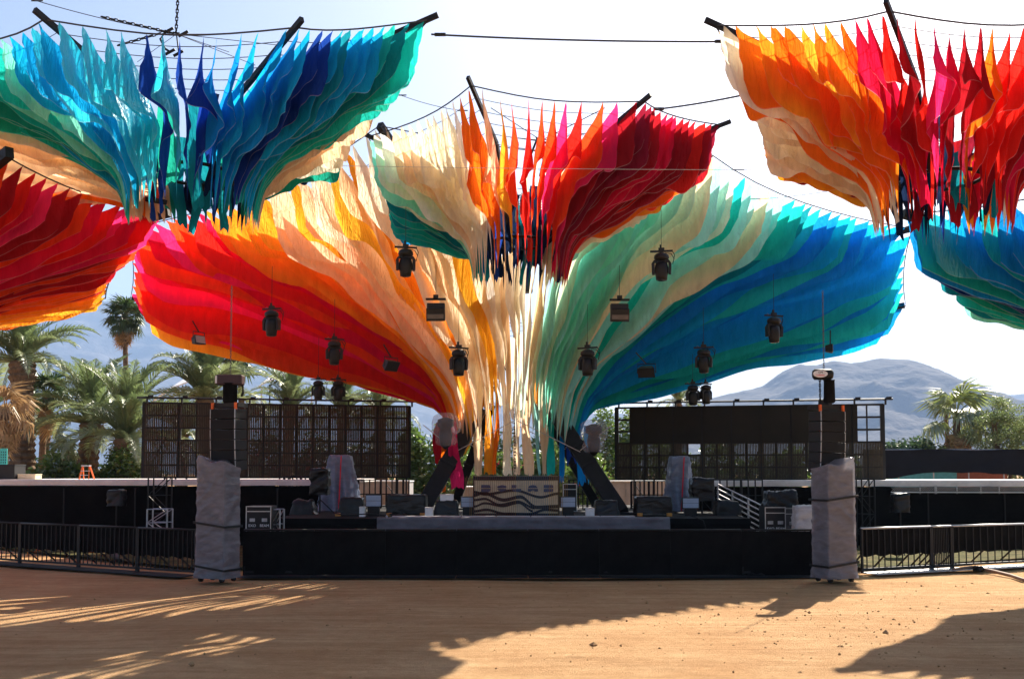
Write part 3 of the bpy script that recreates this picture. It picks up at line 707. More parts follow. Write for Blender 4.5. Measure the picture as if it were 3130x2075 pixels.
def wrinkled(dims, seed, amp=0.03, seg=0.07, taper=1.0, pleat=0.0, folds=0.0):
    """a box-like cover with folds; origin at base centre"""
    rg = random.Random(seed); b = MB(); X, Y, Z = dims; off = Vector((rg.random()*50, rg.random()*50, rg.random()*50))
    nx, ny, nz = [max(3, min(80 if folds else 44, int(q/seg))) for q in dims]
    def disp(p, nrm):
        q = Vector((p.x*1.6, p.y*1.6, p.z*6.0+3.0*p.x*(1 if seed % 2 else -1)))+off
        k = amp*(0.8*noise.noise(q*1.1)+1.1*(0.5-abs(noise.noise(q*2.1)))+0.5*(0.4-abs(noise.noise(q*4.7))))
        zz = p.z/Z; s = lerp(1, taper, zz)
        if folds:
            w1 = noise.noise(Vector((p.x*1.1, p.y*1.1, p.z*1.3))+off); w2 = noise.noise(Vector((p.x*2, p.y*2, p.z*2.4))+off)
            k += folds*max(0, w2+.45)*(.5-abs(math.sin(7*p.z+5.5*(p.x+.6*p.y)*(1 if seed % 2 else -1)+4*w1)))+folds*.6*(.5-abs(math.sin(15*p.z-4*p.x+6*w2)))*max(0, w1+.3)
        if pleat: k += pleat*(1-zz)*math.sin(9*math.atan2(p.y*1.3, p.x)+2*zz+seed)
        return Vector((p.x*s, p.y*s, p.z))+nrm*k
    idx = {}
    def vert(i, j, k):
        key = (i, j, k)
        if key in idx: return idx[key]
        p = Vector((X*(i/nx-.5), Y*(j/ny-.5), Z*k/nz))
        nrm = Vector(((1 if i == nx else -1 if i == 0 else 0), (1 if j == ny else -1 if j == 0 else 0), (1 if k == nz else 0)))
        if nrm.length > 0: nrm.normalize()
        if k == 0: nrm.z = 0
        if sum((i in (0, nx), j in (0, ny), k == nz)) >= 2: p = Vector((p.x*.985, p.y*.985, p.z-.012))
        b.v.append(disp(p, nrm)); idx[key] = len(b.v)-1; return idx[key]
    for i in range(nx):
        for k in range(nz):
            for j in (0, ny):
                q = (vert(i, j, k), vert(i+1, j, k), vert(i+1, j, k+1), vert(i, j, k+1)); b.f.append(q if j == 0 else q[::-1])
    for j in range(ny):
        for k in range(nz):
            for i in (0, nx):
                q = (vert(i, j, k), vert(i, j, k+1), vert(i, j+1, k+1), vert(i, j+1, k)); b.f.append(q if i == 0 else q[::-1])
    for i in range(nx):
        for j in range(ny): b.f.append((vert(i, j, nz), vert(i+1, j, nz), vert(i+1, j+1, nz), vert(i, j+1, nz)))
    return b

DECK = 1.25
# ---- stage
t = thing('stage', 'low black stage deck with grey tarp skirt under the big canopy', 'stage', (0, 28, 0))
b = MB(); b.box((0, 6, DECK-.08), (13.4, 12, .16)); b.build('deck', mat('black_ply', (0.008, .008, .008), .8, 0, .4, 2, .1, 60, .15), t, bevel=.01)
x0 = P(1155, 1590, 27.9).x; x1 = P(2045, 1590, 27.9).x
b = MB(); nx, nz = 90, 12
for j in range(nz+1):
    for i in range(nx+1):
        x = lerp(x0, x1, i/nx); s = j/nz
        if s < .18: y = -0.1-.18*(s/.18); z = DECK+.045-.02*s
        else: y = -.30; z = DECK+.02-(s-.18)*.42
        q = Vector((x*1.4, z*3, 1)); y += (.05*noise.noise(q)+.025*noise.noise(q*3.1))*min(1, s*4); z += .02*noise.noise(q*1.7)
        b.v.append((x, y, z))
for j in range(nz):
    for i in range(nx): b.f.append((j*(nx+1)+i, j*(nx+1)+i+1, (j+1)*(nx+1)+i+1, (j+1)*(nx+1)+i))
b.build('tarp_skirt', GREYTARP, t, True)
b = MB(); b.box((0, .03, (DECK-.03)/2), (13.36, .05, DECK-.03)); b.build('front_skirt', DARK, t)
for i in range(9):
    b = MB(); b.box((-6.2+i*1.55, .35, (DECK-.18)/2), (.06, .06, DECK-.18)); b.build('support_leg', STEEL, t)
for i in range(7):
    b = MB(); b.box((-2.9+i*.98, .18, DECK+.035), (.95, .34, .05)); b.build('edge_plank', mat('pale_deck_edge', (.42, .40, .42), .6, 0, .3, 4, .1), t, bevel=.006)

# ---- canopy legs
def leg(label, pa, pb, Ya, Yb, wdt=.62):
    a = P(*pa, Ya); c = P(*pb, Yb); t = thing('canopy_leg', label, 'support leg', (a.x, a.y, DECK), 0, 'legs of the stage canopy')
    a.z = DECK
    b = MB(); b.beam(a, c, wdt*.8, wdt, (0, 1, 0)); b.build('steel_box_leg', BEAM, t, world=True, bevel=.02)
    b = MB(); b.box((0, 0, .03), (1.1, 1.0, .06)); b.build('base_plate', BEAM, t)
    for k in (.45, .62):
        p = a.lerp(c, k); b = MB(); b.beam(p-(c-a).normalized()*.03, p+(c-a).normalized()*.03, wdt*.8+.05, wdt+.05, (0, 1, 0)); b.build('collar', BLACK, t, world=True)
    b = MB(); p = a.lerp(c, .6); s = 1 if c.x > a.x else -1
    b.tube(wp(p+Vector((0, -.4, -.05)), Vector((c.x+s*1.3, p.y-.5, p.z+1.0)), 6), .013, 5); b.tube(wp(p+Vector((0, -.4, 0)), Vector((p.x-s*1.0, p.y-.5, p.z+.8)), 6), .013, 5)
    b.build('guy_wire', ROPEL, t, world=True)
leg('black box-section leg leaning right at the left of the booth', (1283, 1512), (1462, 1255), 31, 32.6)
leg('black box-section leg leaning left at the right of the booth', (1900, 1545), (1690, 1255), 31, 32.6)
for lab, pa, pb in (('thin rear black leg behind the pink ribbons', (1385, 1500), (1500, 1240)), ('thin rear black leg behind the right box leg', (1830, 1500), (1655, 1240))):
    leg(lab, pa, pb, 35.0, 33.6, .38)

# plastic-bagged lights on the legs
def bagged(label, px, py, Y, s, m):
    p = P(px, py, Y); t = thing('bagged_light', label, 'stage light', p, 0, 'plastic-bagged lights on the legs')
    b = MB(); prof = [(.02, -.55), (.13, -.45), (.17, -.2), (.13, -.02), (.2, .02), (.2, .18), (.05, .24)]; b.lathe([(r_*s, z*s) for r_, z in prof], n=12); b.build('lamp_body', BLACK, t, True)
    b = MB(); b.lathe([(r_*s, z*s) for r_, z in ((.04, .36), (.16, .35), (.28, .26), (.33, .1), (.30, -.08), (.22, -.2), (.27, -.34), (.2, -.46))], n=30)
    for k, v in enumerate(b.v):
        q = Vector(v)*5+Vector((px, 0, 0)); f = 1+.28*(.4-abs(noise.noise(q)))+.25*noise.noise(q*.6); b.v[k] = (v[0]*f, v[1]*f, v[2]+.06*noise.noise(q*.8))
    b.f = b.f[:-2]; b.build('plastic_bag', m, t, True)
bagged('plastic-bagged light on the left leg under the red cloth', 1362, 1305, 30.6, 1.25, CLEAR)
bagged('plastic-bagged light on the right leg under the blue cloth', 1815, 1325, 30.6, 1.25, CLEAR)

# ---- hanging ribbons under the hub
def ribbon(label, px0, py0, px1, py1, wpx, Y, cname, seed, tatter=False):
    rg = random.Random(seed); a = P(px0, py0, Y); c = P(px1, py1, Y); wd = wpx/F*Y
    t = thing('hanging_ribbon', label, 'fabric ribbon', (c.x, c.y, c.z), 0, 'ribbons hanging under the stage canopy')
    b = MB(); n, k = 26, 5; ph = rg.random()*6; tw = rg.uniform(-.9, .9)
    for i in range(n+1):
        s = i/n; p = a.lerp(c, s)+Vector((.10*math.sin(3.2*s+ph)*s*(1-s)*2, .15*math.sin(4*s+ph), 0)); ww = wd*(.45+.55*min(1, s*2.2))*(1-.12*math.sin(9*s+ph))
        an = tw*s+.3*math.sin(5*s+ph)
        for j in range(k+1):
            q = j/k-.5; dz = 0
            if i == n: dz = rg.uniform(-.10, .04)*(3 if tatter else 1)
            b.v.append(p+Vector((math.cos(an)*q*ww, math.sin(an)*q*ww+.04*math.sin(q*9+s*4), dz)))
    for i in range(n):
        for j in range(k): b.f.append((i*(k+1)+j, i*(k+1)+j+1, (i+1)*(k+1)+j+1, (i+1)*(k+1)+j))
    b.build('cloth', fab(cname), t, True, world=True)
RB = [('wide pink ribbon hanging beside the left leg', 1385, 1290, 1398, 1488, 38, 31.6, 'pink'), ('orange ribbon hanging left of the pink one', 1362, 1300, 1356, 1500, 16, 31.9, 'orange'),
      ('peach ribbon leftmost of the pale ribbons above the booth', 1448, 1220, 1462, 1447, 26, 32.2, 'peach'), ('tangerine ribbon twisting left of centre above the booth', 1490, 1230, 1492, 1446, 30, 32.6, 'tangerine'),
      ('narrow orange ribbon next to the tangerine one', 1520, 1230, 1510, 1445, 14, 32.9, 'orange'), ('cream ribbon just left of the hanging chain', 1545, 1215, 1552, 1448, 26, 32.4, 'cream'),
      ('pale tan ribbon right behind the hanging chain', 1585, 1220, 1580, 1448, 20, 33.0, 'tan'), ('broad peach ribbon right of the hanging chain', 1604, 1225, 1618, 1448, 30, 32.3, 'peach'),
      ('slim seafoam ribbon between two peach ribbons', 1630, 1225, 1650, 1448, 12, 32.7, 'seafoam'), ('dusty peach ribbon left of the green one', 1655, 1225, 1664, 1448, 26, 32.2, 'peach'),
      ('emerald green ribbon hanging above the right of the booth', 1690, 1230, 1684, 1448, 24, 32.5, 'teal'), ('yellow ribbon curling behind the left leg', 1445, 1260, 1415, 1385, 26, 32.9, 'yellow'),
      ('dark blue ribbon just right of the booth', 1725, 1260, 1716, 1470, 18, 32.4, 'blue'), ('white ribbon at the centre above the chain top', 1562, 1120, 1566, 1275, 22, 32.1, 'white'),
      ('torn blue cloth tail by the right leg', 1760, 1290, 1778, 1465, 30, 33.2, 'blue'), ('long azure cloth tail behind the right leg', 1790, 1300, 1812, 1455, 26, 33.8, 'azure'), ('navy cloth tail left of the right leg', 1740, 1280, 1748, 1400, 40, 33.4, 'navy'),
      ('crimson cloth tail hanging behind the left leg', 1340, 1290, 1345, 1400, 34, 33.2, 'darkred')]
for i, r_ in enumerate(RB): ribbon(*r_, seed=300+i, tatter=i > 13)
t = thing('hanging_chain', 'dark chain hanging over the middle of the booth', 'chain', P(1574, 1440, 31.5)); b = MB(); b.chain(P(1574, 1440, 31.5), P(1574, 1245, 31.5), .014, .10); b.build('links', BLACK, t, world=True)
t = thing('steel_mast', 'slim dark mast rising from the hub to the centre flower', 'mast', P(1573, 1235, 33.0)); b = MB(); b.tube([P(1573, 1235, 33), P(1573, 1000, 33), P(1574, 850, 33)], .06, 8)
b.tube(wp(P(1575, 1180, 33), P(1540, 1120, 33), 4), .02, 5); b.build('pole', BLACK, t, world=True)
t = thing('rigged_speaker', 'dark rigging boxes hung below the centre flower', 'speaker', P(1530, 900, 31), 0)
for (qx, qy, sx, sz, an) in ((-.32, .15, .35, .75, -.35), (.05, -.05, .55, .6, .1), (.75, .1, .45, .7, -.1)):
    b = MB(); b.box((qx, 0, qy+.3), (sx, .4, sz), Matrix.Rotation(an, 3, 'Y')); b.build('cabinet', BLACK, t, bevel=.02)
b = MB(); b.box((.15, 0, .78), (1.6, .1, .1)); b.tube([(.15, 0, .8), (.15, 0, 2.4)], .02, 6); b.build('hanging_bar', BLACK, t)

# ---- DJ booth
def booth():
    c = P(1578, 1566, 29.5); W = 265/F*29.5; Hh = 122/F*29.5
    t = thing('dj_booth', 'slatted plywood booth with wavy dark bands and block lettering at stage centre', 'booth', (c.x, 29.5, DECK))
    b = MB(); b.box((0, .35, Hh/2), (W, .6, Hh)); b.build('back_box', mat('booth_black', (.02, .02, .02), .7), t)
    b = MB(); b.box((0, .02, Hh/2+.03), (W*.96, .03, Hh*.94)); fbd = b.build('front_board', WOOD, t)
    dk = mat('booth_band', (.018, .013, .016), .6, 0, .3, 6, .1); let = mat('booth_letter_blue', (.06, .07, .16), .5, 0, .3, 6, .05)
    def band(pts, th, nm='wave_band'):
        b = MB(); n = 40
        for i in range(n):
            xa, xb = lerp(pts[0][0], pts[-1][0], i/n), lerp(pts[0][0], pts[-1][0], (i+1)/n)
            def sm(x):
                k = max(j for j in range(len(pts)-1) if pts[j][0] <= x+1e-9); s = (x-pts[k][0])/(pts[k+1][0]-pts[k][0]); s = s*s*(3-2*s); return lerp(pts[k][1], pts[k+1][1], s)
            za, zb_ = sm(xa)*Hh, sm(xb)*Hh; xa, xb = (xa-.5)*W*.96, (xb-.5)*W*.96
            b.add([(xa, -.03, za-th/2), (xb, -.03, zb_-th/2), (xb, -.03, zb_+th/2), (xa, -.03, za+th/2), (xa, .0, za-th/2), (xb, .0, zb_-th/2), (xb, .0, zb_+th/2), (xa, .0, za+th/2)], [(0, 1, 2, 3), (4, 7, 6, 5), (3, 2, 6, 7), (0, 4, 5, 1)])
        b.build(nm, dk, fbd)
    band([(0, .94), (1, .94)], .12, 'top_band'); band([(0, .03), (1, .03)], .09, 'bottom_band')
    band([(0, .60), (.12, .54), (.48, .64), (.8, .47), (1, .56)], .075); band([(0, .52), (.1, .58), (.35, .40), (.55, .48), (.74, .22), (1, .24)], .10)
    band([(0, .40), (.12, .43), (.3, .28), (.52, .36), (.72, .20)], .07); band([(0, .24), (.12, .32), (.34, .25), (.53, .33), (.7, .12)], .065); band([(0, .12), (.14, .16), (.36, .06), (.66, .05), (.85, .16), (1, .14)], .075)
    # split block letters, upper and lower halves
    h1, h0, m0, m1 = .775*Hh, .60*Hh, .678*Hh, .70*Hh
    L = [(-.35, [(-.1, m1), (.105, m1), (.085, h1), (-.1, h1)], [(-.1, h0), (.08, h0), (.11, m0), (-.1, m0)]),
         (-.165, [(-.1, m1), (.1, m1), (.1, h1-.03), (0, h1), (-.1, h1-.04)], [(0, h0), (.1, m0-.02), (.1, m0), (-.1, m0), (-.1, m0-.02)]),
         (.0, [(-.1, m1), (.0, m1), (.0, h1), (-.1, h1)], [(-.06, h0+.01), (.11, h0), (.11, m0), (-.1, m0)]),
         (.19, [(-.11, m1), (.11, m1), (.07, h1-.02), (0, h1), (-.07, h1-.02)], [(-.11, h0+.02), (-.06, h0+.01), (0, h0+.05), (.06, h0+.01), (.11, h0+.02), (.11, m0), (-.11, m0)]),
         (.37, [(-.1, m1), (.11, m1), (.09, h1), (-.1, h1)], [(-.1, h0), (.09, h0), (.11, m0), (-.1, m0)])]
    for xo, up, lo in L:
        for poly in (up, lo):
            b = MB(); b.prism([(xo*W+x*1.35, z) for x, z in poly], -.06, -.005); b.build('letter', let, fbd)
    n = 46
    rm = {}
    for i in range(n+10):
        if i < n: x = (i/(n-1)-.5)*W*.98; yy = -.075
        else: j = i-n; x = (-1 if j < 5 else 1)*(W*.5+.035+.05*(j % 5)); yy = .0+.06*(j % 5)
        k = x/W
        key = 'rod_rust' if k < -.02 and k > -.5 else 'rod_blue' if 0 <= k < .38 else 'rod_ochre'
        cc = {'rod_rust': (.22, .06, .03), 'rod_blue': (.08, .14, .22), 'rod_ochre': (.4, .2, .05)}[key]
        b = MB(); hh = Hh*(1.04 if i % 2 else 1.0)*(1 if i < n else .95); b.box((x, yy, hh/2+.01), (.009, .013, hh)); b.build('rod', mat(key, cc, .5, 0, .2, 5, 0), t)
booth()

# ---- generic gear
def cover(label, px0, px1, py0, py1, Y, m=FLK, seed=1, amp=.035, depth=.6, taper=.92, name='covered_gear', cat='equipment', zb=None, core=None, group=None, strap=None, pleat=0.0):
    a = P(px0, py1, Y); c = P(px1, py0, Y); z0 = a.z if zb is None else zb
    t = thing(name, label, cat, ((a.x+c.x)/2, Y+depth/2, z0), 0, group); W, H_ = c.x-a.x, c.z-z0
    if core:
        b = MB(); b.box((0, 0, H_*.48), (W*.82*taper, depth*.82*taper, H_*.94)); b.build('cabinet', core, t)
    wrinkled((W, depth, H_), seed, amp, .06, taper=taper, pleat=pleat).build('cover', m, t, True)
    if strap:
        b = MB(); b.box((W*.05, -depth/2*1.0-.02, H_*.5), (.035, .02, H_*1.0), Matrix.Rotation(strap, 3, 'Y')); b.build('strap', REDM, t)
    return t
G1 = 'wrapped gear on the stage'
cover('pale blue plastic sheet over a tall speaker stack, red strap, left of the booth', 975, 1092, 1392, 1540, 33.5, FLB, 61, .05, .9, .55, 'draped_speaker_stack', 'speaker', DECK, BLACK, G1, .04, .12)
cover('pale blue plastic sheet over a speaker stack, red strap, right of the booth', 2043, 2122, 1396, 1545, 33.5, FLB, 62, .05, .8, .72, 'draped_speaker_stack', 'speaker', DECK, BLACK, G1, .06, .10)
cover('low black-covered wedge below the pale blue draped stack', 1030, 1112, 1521, 1562, 29.6, FLK, 63, .03, .6, .8, 'covered_monitor', 'monitor', DECK, group=G1)
cover('long black-covered monitor at the foot of the left leg', 1180, 1302, 1513, 1556, 29.6, FLK, 64, .03, .7, .96, 'covered_monitor', 'monitor', DECK+.06, group=G1)
cover('lumpy black-covered gear between left leg and booth', 1326, 1402, 1530, 1572, 29.3, FLK, 65, .05, .6, .8, 'covered_monitor', 'monitor', DECK, group=G1)
cover('black-covered wedge right of the booth at the right leg foot', 1818, 1892, 1530, 1570, 29.3, FLK, 66, .04, .6, .85, 'covered_monitor', 'monitor', DECK, group=G1)
cover('long black-covered monitor right of the right leg', 1945, 2055, 1518, 1562, 29.6, FLK, 67, .03, .7, .96, 'covered_monitor', 'monitor', DECK+.06, group=G1)
cover('black-covered gear beside the stair rails at stage right', 2190, 2265, 1532, 1575, 30, FLK, 68, .05, .6, .85, 'covered_monitor', 'monitor', DECK, group=G1)
cover('dark bundle of cables left of the black-bagged speaker', 885, 960, 1530, 1562, 30.5, FLK, 69, .07, .6, .7, 'covered_monitor', 'monitor', DECK, group=G1)
for i, (px, Y) in enumerate(((1190, 29.5), (1292, 29.5), (1034, 29.5), (1290, 29.4), (1955, 29.5), (2045, 29.5))):
    if i == 3: continue
    p = P(px, 1560, Y); b = MB(); b.box((0, 0, .045), (.14, .2, .09)); o = b.build('wood_block', AMBER, None, bevel=.005); o.location = (p.x, Y-.05, DECK)
    tag(o, ['small amber wood block under the left end of the long left monitor', 'small amber wood block under the right end of the long left monitor', 'small amber wood block under the wedge below the left draped stack', '', 'small amber wood block under the left end of the long right monitor', 'small amber wood block under the right end of the long right monitor'][i], 'wood block', 'wood blocks under the monitors')
def lightpanel(label, px0, px1, py0, py1, Y):
    a = P(px0, py1, Y); c = P(px1, py0, Y); W, H_ = c.x-a.x, c.z-a.z; t = thing('panel_light', label, 'stage light', ((a.x+c.x)/2, Y, DECK), 0, 'pale panel lights on the stage floor'); z = a.z-DECK
    b = MB(); b.box((0, .08, z+H_/2), (W+.05, .12, H_+.05)); hs = b.build('housing', BLACK, t, bevel=.01)
    pm = mat('pale_diffuser', (.34, .42, .56), .35, 0, .15, 3, .05)
    for k in (0, 1):
        b = MB(); b.box((0, .005, z+H_*(.25+.5*k)), (W, .03, H_*.47)); b.build('diffuser', pm, hs)
    b = MB(); b.box((0, .1, z/2), (W*.8, .2, max(.04, z))); b.build('foot', BLACK, t)
lightpanel('pale panel light left of the long left monitor', 1119, 1164, 1513, 1547, 29.8)
lightpanel('pale panel light against the left side of the booth', 1410, 1452, 1519, 1549, 29.6)
lightpanel('pale panel light against the right side of the booth', 1714, 1758, 1519, 1549, 29.6)
lightpanel('pale panel light below the right draped speaker stack', 2088, 2135, 1522, 1552, 29.8)

def case(label, px0, px1, py0, py1, Y, depth=.6, txt=None, m=None, zb=None, nm='flight_case', small=False):
    a = P(px0, py1, Y); c = P(px1, py0, Y); z0 = a.z if zb is None else zb; W, H_ = c.x-a.x, c.z-z0
    t = thing(nm, label, 'flight case', ((a.x+c.x)/2, Y+depth/2, z0), 0, 'flight cases beside the stage'); m = m or mat('case_black', (.008, .008, .009), .5, 0, .3, 4, .1)
    b = MB(); b.box((0, 0, H_/2), (W*.98, depth*.98, H_*.99)); bd = b.build('body', m, t)
    for sx in (-1, 1):
        b = MB(); b.box((sx*W/2, -depth/2, H_/2), (.022, .022, H_)); b.build('corner_edge', ALU, bd)
    for z in (0.015, H_*.80, H_-.012):
        b = MB(); b.box((0, -depth/2-.004, z), (W*.94, .022, .022)); b.build('edge_trim', ALU, bd)
    n = 2 if W > .5 else 1
    for i in range(n):
        b = MB(); x = 0 if n == 1 else (i-.5)*W*.5; b.box((x, -depth/2-.01, H_*.48), (.14, .02, .09)); o = b.build('latch', STEEL, bd)
    if txt:
        for i, w_ in enumerate(txt.split()):
            o = put('lettering', text_mesh(w_, .10 if W > .5 else .08, WHITE), bd, ((i-.5)*W*.5, -depth/2-.014, H_*.27), (R(90), 0, 0))
    for sx in (-1, 1):
        b = MB(); b.lathe([(.05, -.02), (.05, .02)], (sx*W*.38, -depth*.35, .0-.05), 10, Matrix.Rotation(R(90), 3, 'Y')); b.build('caster', BLACK, t)
    return t
case('black flight case with white lettering beside the right tower', 2340, 2400, 1549, 1640, 26.3, .7, 'EXO BEAM')
case('grey flight case right of the lettered black case', 2401, 2440, 1552, 1642, 26.5, .6, None, mat('case_grey', (.07, .072, .085), .5))
case('lower black flight case under the lettered right case', 2340, 2400, 1655, 1748, 26.4, .7)
case('lower grey flight case beside the right tower', 2402, 2440, 1656, 1740, 26.6, .6, None, mat('case_grey', (.07, .072, .085), .5))
case('black flight case with pale lid and lettering beside the left tower', 752, 828, 1546, 1628, 27.0, .7, 'EXO BEAM')
case('tall black flight case under the left lettered case', 745, 840, 1642, 1745, 27.0, .7)
case('upright dark case on the stage behind the booth right', 1722, 1762, 1478, 1535, 33.0, .6, None, None, DECK)
cover('black plastic bundle on top of the right flight cases', 2345, 2440, 1502, 1550, 26.4, FLK, 71, .06, .6, .85, 'bagged_gear', 'equipment')
cover('white shrink-wrapped drum leaning on the right tower', 2436, 2496, 1545, 1640, 25.6, plastic('white_wrap', (.62, .6, .62), .95, .25), 72, .05, .5, .9, 'wrapped_drum', 'equipment', 1.0)
t_ = cover('dark wheeled dolly carrying the white wrapped drum', 2440, 2492, 1640, 1745, 25.7, DARK, 73, .02, .45, 1.0, 'equipment_dolly', 'dolly', 0.0)

def bagged_spot(label, px, py0, py1, pyf, Y, wpx, on=0.0, rim=None):
    c = P(px, py1, Y); top = P(px, py0, Y).z; wd = wpx/F*Y; f = on
    t = thing('bagged_spotlight', label, 'stage light', (c.x, c.y, f), 0, 'black-bagged lights on stands')
    w_ = wrinkled((wd, wd*.9, top-c.z), int(px), .06, .06, taper=1.0); o = w_.build('bag', FLK, t, True); o.location = (0, 0, c.z-f)
    b = MB(); b.tube([(0, 0, 0), (0, 0, c.z-f+.2)], .025, 8); b.build('stand_pole', BLACK, t)
    for i in range(3):
        a = i*2.09+.4; b = MB(); b.tube([(0, 0, .45), (math.cos(a)*.45, math.sin(a)*.45, .02)], .016, 6); b.build('stand_leg', BLACK, t)
bagged_spot('black-bagged light on a stand before the left side wall', 356, 1498, 1545, 0, 31.5, 42)
bagged_spot('black-bagged light on a stand before the right side wall', 2752, 1508, 1565, 0, 30.5, 42)
bagged_spot('black-bagged speaker on a stand in front of the left draped stack', 978, 1433, 1512, 0, 31.2, 52, DECK)
bagged_spot('black-bagged fan light on a stand in front of the right draped stack', 2145, 1463, 1530, 0, 31.0, 64, DECK)

# ---- moving heads and floods hung under the canopy
def build_head():
    d = {}
    b = MB(); b.box((0, 0, .40), (.62, .06, .045)); b.box((0, 0, .44), (.16, .09, .10)); b.box((-.02, 0, .5), (.05, .05, .16)); d['clamp_bar'] = (b.mesh('clamp_bar', BLACK), 0)
    b = MB(); b.lathe([(.06, .36), (.14, .33), (.2, .28), (.21, .2), (.17, .15), (.1, .13)], n=14); d['base_housing'] = (b.mesh('base_housing', BLACK, True), 0)
    b = MB(); b.prism([(-.26, -.24), (-.19, -.24), (-.19, .09), (.19, .09), (.19, -.24), (.26, -.24), (.27, .05), (.2, .15), (-.2, .15), (-.27, .05)], -.08, .08); d['yoke'] = (b.mesh('yoke', BLACK), .02)
    b = MB(); b.lathe([(.10, .10), (.16, .06), (.185, -.06), (.185, -.20), (.16, -.30), (.15, -.40)], n=16); d['head'] = (b.mesh('head', BLACK, True), 0)
    b = MB(); b.lathe([(.135, -.392), (.14, -.41), (.09, -.425), (.02, -.43)], n=16); d['lens'] = (b.mesh('lens', GLASS, True), 0)
    b = MB(); b.tube([(.1, .05, .36), (.26, .08, .34), (.34, .1, .2), (.3, .1, .05), (.36, .08, .3), (.28, .03, .42)], .012, 5); d['power_cable'] = (b.mesh('power_cable', BLACK, True), 0)
    b = MB(); b.tube([(-.05, 0, .33), (-.2, .04, .47), (-.24, .02, .42)], .006, 4); d['safety_wire'] = (b.mesh('safety_wire', STEEL, True), 0)
    return d
HEAD = build_head()
def hang(b, p, up, r=.006): b.tube([(0, 0, .5), (0, 0, .5+up)], r, 5)
def moving_head(label, px, py, Y, s=1.0, rz=0.0, up=1.1, tilt=0.0):
    p = P(px, py, Y); t = thing('moving_head_light', label, 'stage light', p, rz, 'moving head lights hung under the canopy')
    for k, (me, bv) in HEAD.items():
        if k == 'lens': put(k, me, hd); continue
        o = put(k, me, t, None, (tilt, 0, 0) if k == 'head' else None, s)
        if k == 'head': hd = o
    b = MB(); hang(b, p, up); b.build('hanging_cable', BLACK, t)
moving_head('moving head light at the upper left, just under the teal cloth of the centre flower', 1240, 800, 24.6, .9, .2, 1.2)
moving_head('moving head light left of centre over the crimson and orange cloth', 830, 985, 28, .95, -.3)
moving_head('moving head light below and right of the leftmost one, on orange cloth', 1022, 1075, 30, .95, .3)
moving_head('moving head light near the hub on the yellow cloth side', 1402, 1105, 27.5, .95, .5)
moving_head('left one of the pair hanging below the red cloth edge', 973, 1190, 32, .8, .1, 1.2)
moving_head('right one of the pair hanging below the red cloth edge', 1034, 1192, 32, .85, .6, 1.2)
moving_head('highest moving head light over the mint cloth right of centre', 2022, 812, 25.0, .92, -.2, 1.6)
moving_head('moving head light near the hub on the green cloth side', 1796, 1105, 27.5, .95, -.5)
moving_head('rightmost moving head light over the blue cloth', 2366, 1005, 28.5, .95, .3)
moving_head('moving head light low over the deep blue cloth', 2151, 1100, 30, .95, -.3)
moving_head('left one of the pair above the right screen', 2118, 1205, 32, .85, .1, .8)
moving_head('right one of the pair above the right screen', 2158, 1203, 32, .8, .6, .8)
def blinder(label, px, py, Y, s=1.0, up=1.4, rz=0.0):
    p = P(px, py, Y); t = thing('blinder_light', label, 'stage light', p, rz, 'box lights hung under the canopy')
    b = MB(); b.box((0, 0, .33*s), (.56*s, .1*s, .05*s)); b.box((0, 0, .38*s), (.14*s, .1*s, .14*s)); b.build('clamp_bar', BLACK, t)
    b = MB(); b.box((0, .08, .14*s), (.5*s, .22*s, .16*s)); b.build('ballast_box', BLACK, t, bevel=.01)
    b = MB(); b.box((0, .0, -.1*s), (.52*s, .25*s, .36*s), Matrix.Rotation(.25, 3, 'X')); b.build('lamp_box', BLACK, t, bevel=.01)
    for k in (-1, 1):
        b = MB(); b.box((0, -.135*s, -.1*s+k*.08*s), (.46*s, .02, .13*s), Matrix.Rotation(.25, 3, 'X')); b.build('lamp_glass', mat('grey_lens', (.12, .11, .11), .25), t)
    b = MB(); b.tube([(0, 0, .4*s), (0, 0, .4*s+up*.6)], .007, 5); b.build('hanging_cable', BLACK, t)
blinder('square box light hanging in front of the cream cloth left of centre', 1332, 950, 25.6, .92)
blinder('square box light hanging in front of the sage cloth right of centre', 1894, 952, 25.6, .92)
def flood(label, px, py, Y, rz, tilt=.3, s=1.0, lit=False):
    p = P(px, py, Y); t = thing('flood_light', label, 'flood light', p, rz, 'flood lights clipped under the canopy')
    b = MB(); b.add([(-.24*s, 0, .15*s), (.24*s, 0, .15*s), (.24*s, 0, -.15*s), (-.24*s, 0, -.15*s), (-.15*s, .24*s, .1*s), (.15*s, .24*s, .1*s), (.15*s, .24*s, -.1*s), (-.15*s, .24*s, -.1*s)], [(0, 1, 2, 3), (7, 6, 5, 4), (0, 4, 5, 1), (1, 5, 6, 2), (2, 6, 7, 3), (3, 7, 4, 0)])
    o = b.build('housing', BLACK, t); o.rotation_euler = (tilt, 0, 0); gm = mat('flood_glass', (.3, .3, .32), .15, 0, .1) if s < 1 else mat('flood_glass_dark', (.03, .03, .03), .15, 0, .1)
    b = MB(); b.box((0, -.012*s, 0), (.42*s, .01, .25*s)); b.build('glass_front', gm, o)
    b = MB(); b.tube([(-.26*s, .06, 0), (-.26*s, .06, .26*s), (.26*s, .06, .26*s), (.26*s, .06, 0)], .015, 5); b.tube([(0, .06, .26*s), (-.3*s, .06, .6*s)], .02, 5); b.build('bracket', BLACK, t)
flood('flood light tipped sideways on the orange cloth left of the hub', 1200, 1120, 28, .9, .5)
flood('dark flood light on the teal cloth right of the hub', 1975, 1140, 28, -.3, .6)
flood('flood light with pale front at the far left lower cloth edge', 612, 1038, 30, 1.1, -.2, .9)
flood('flood light with pale front at the right lower cloth edge', 2544, 1065, 31.5, 1.3, .0, .9)

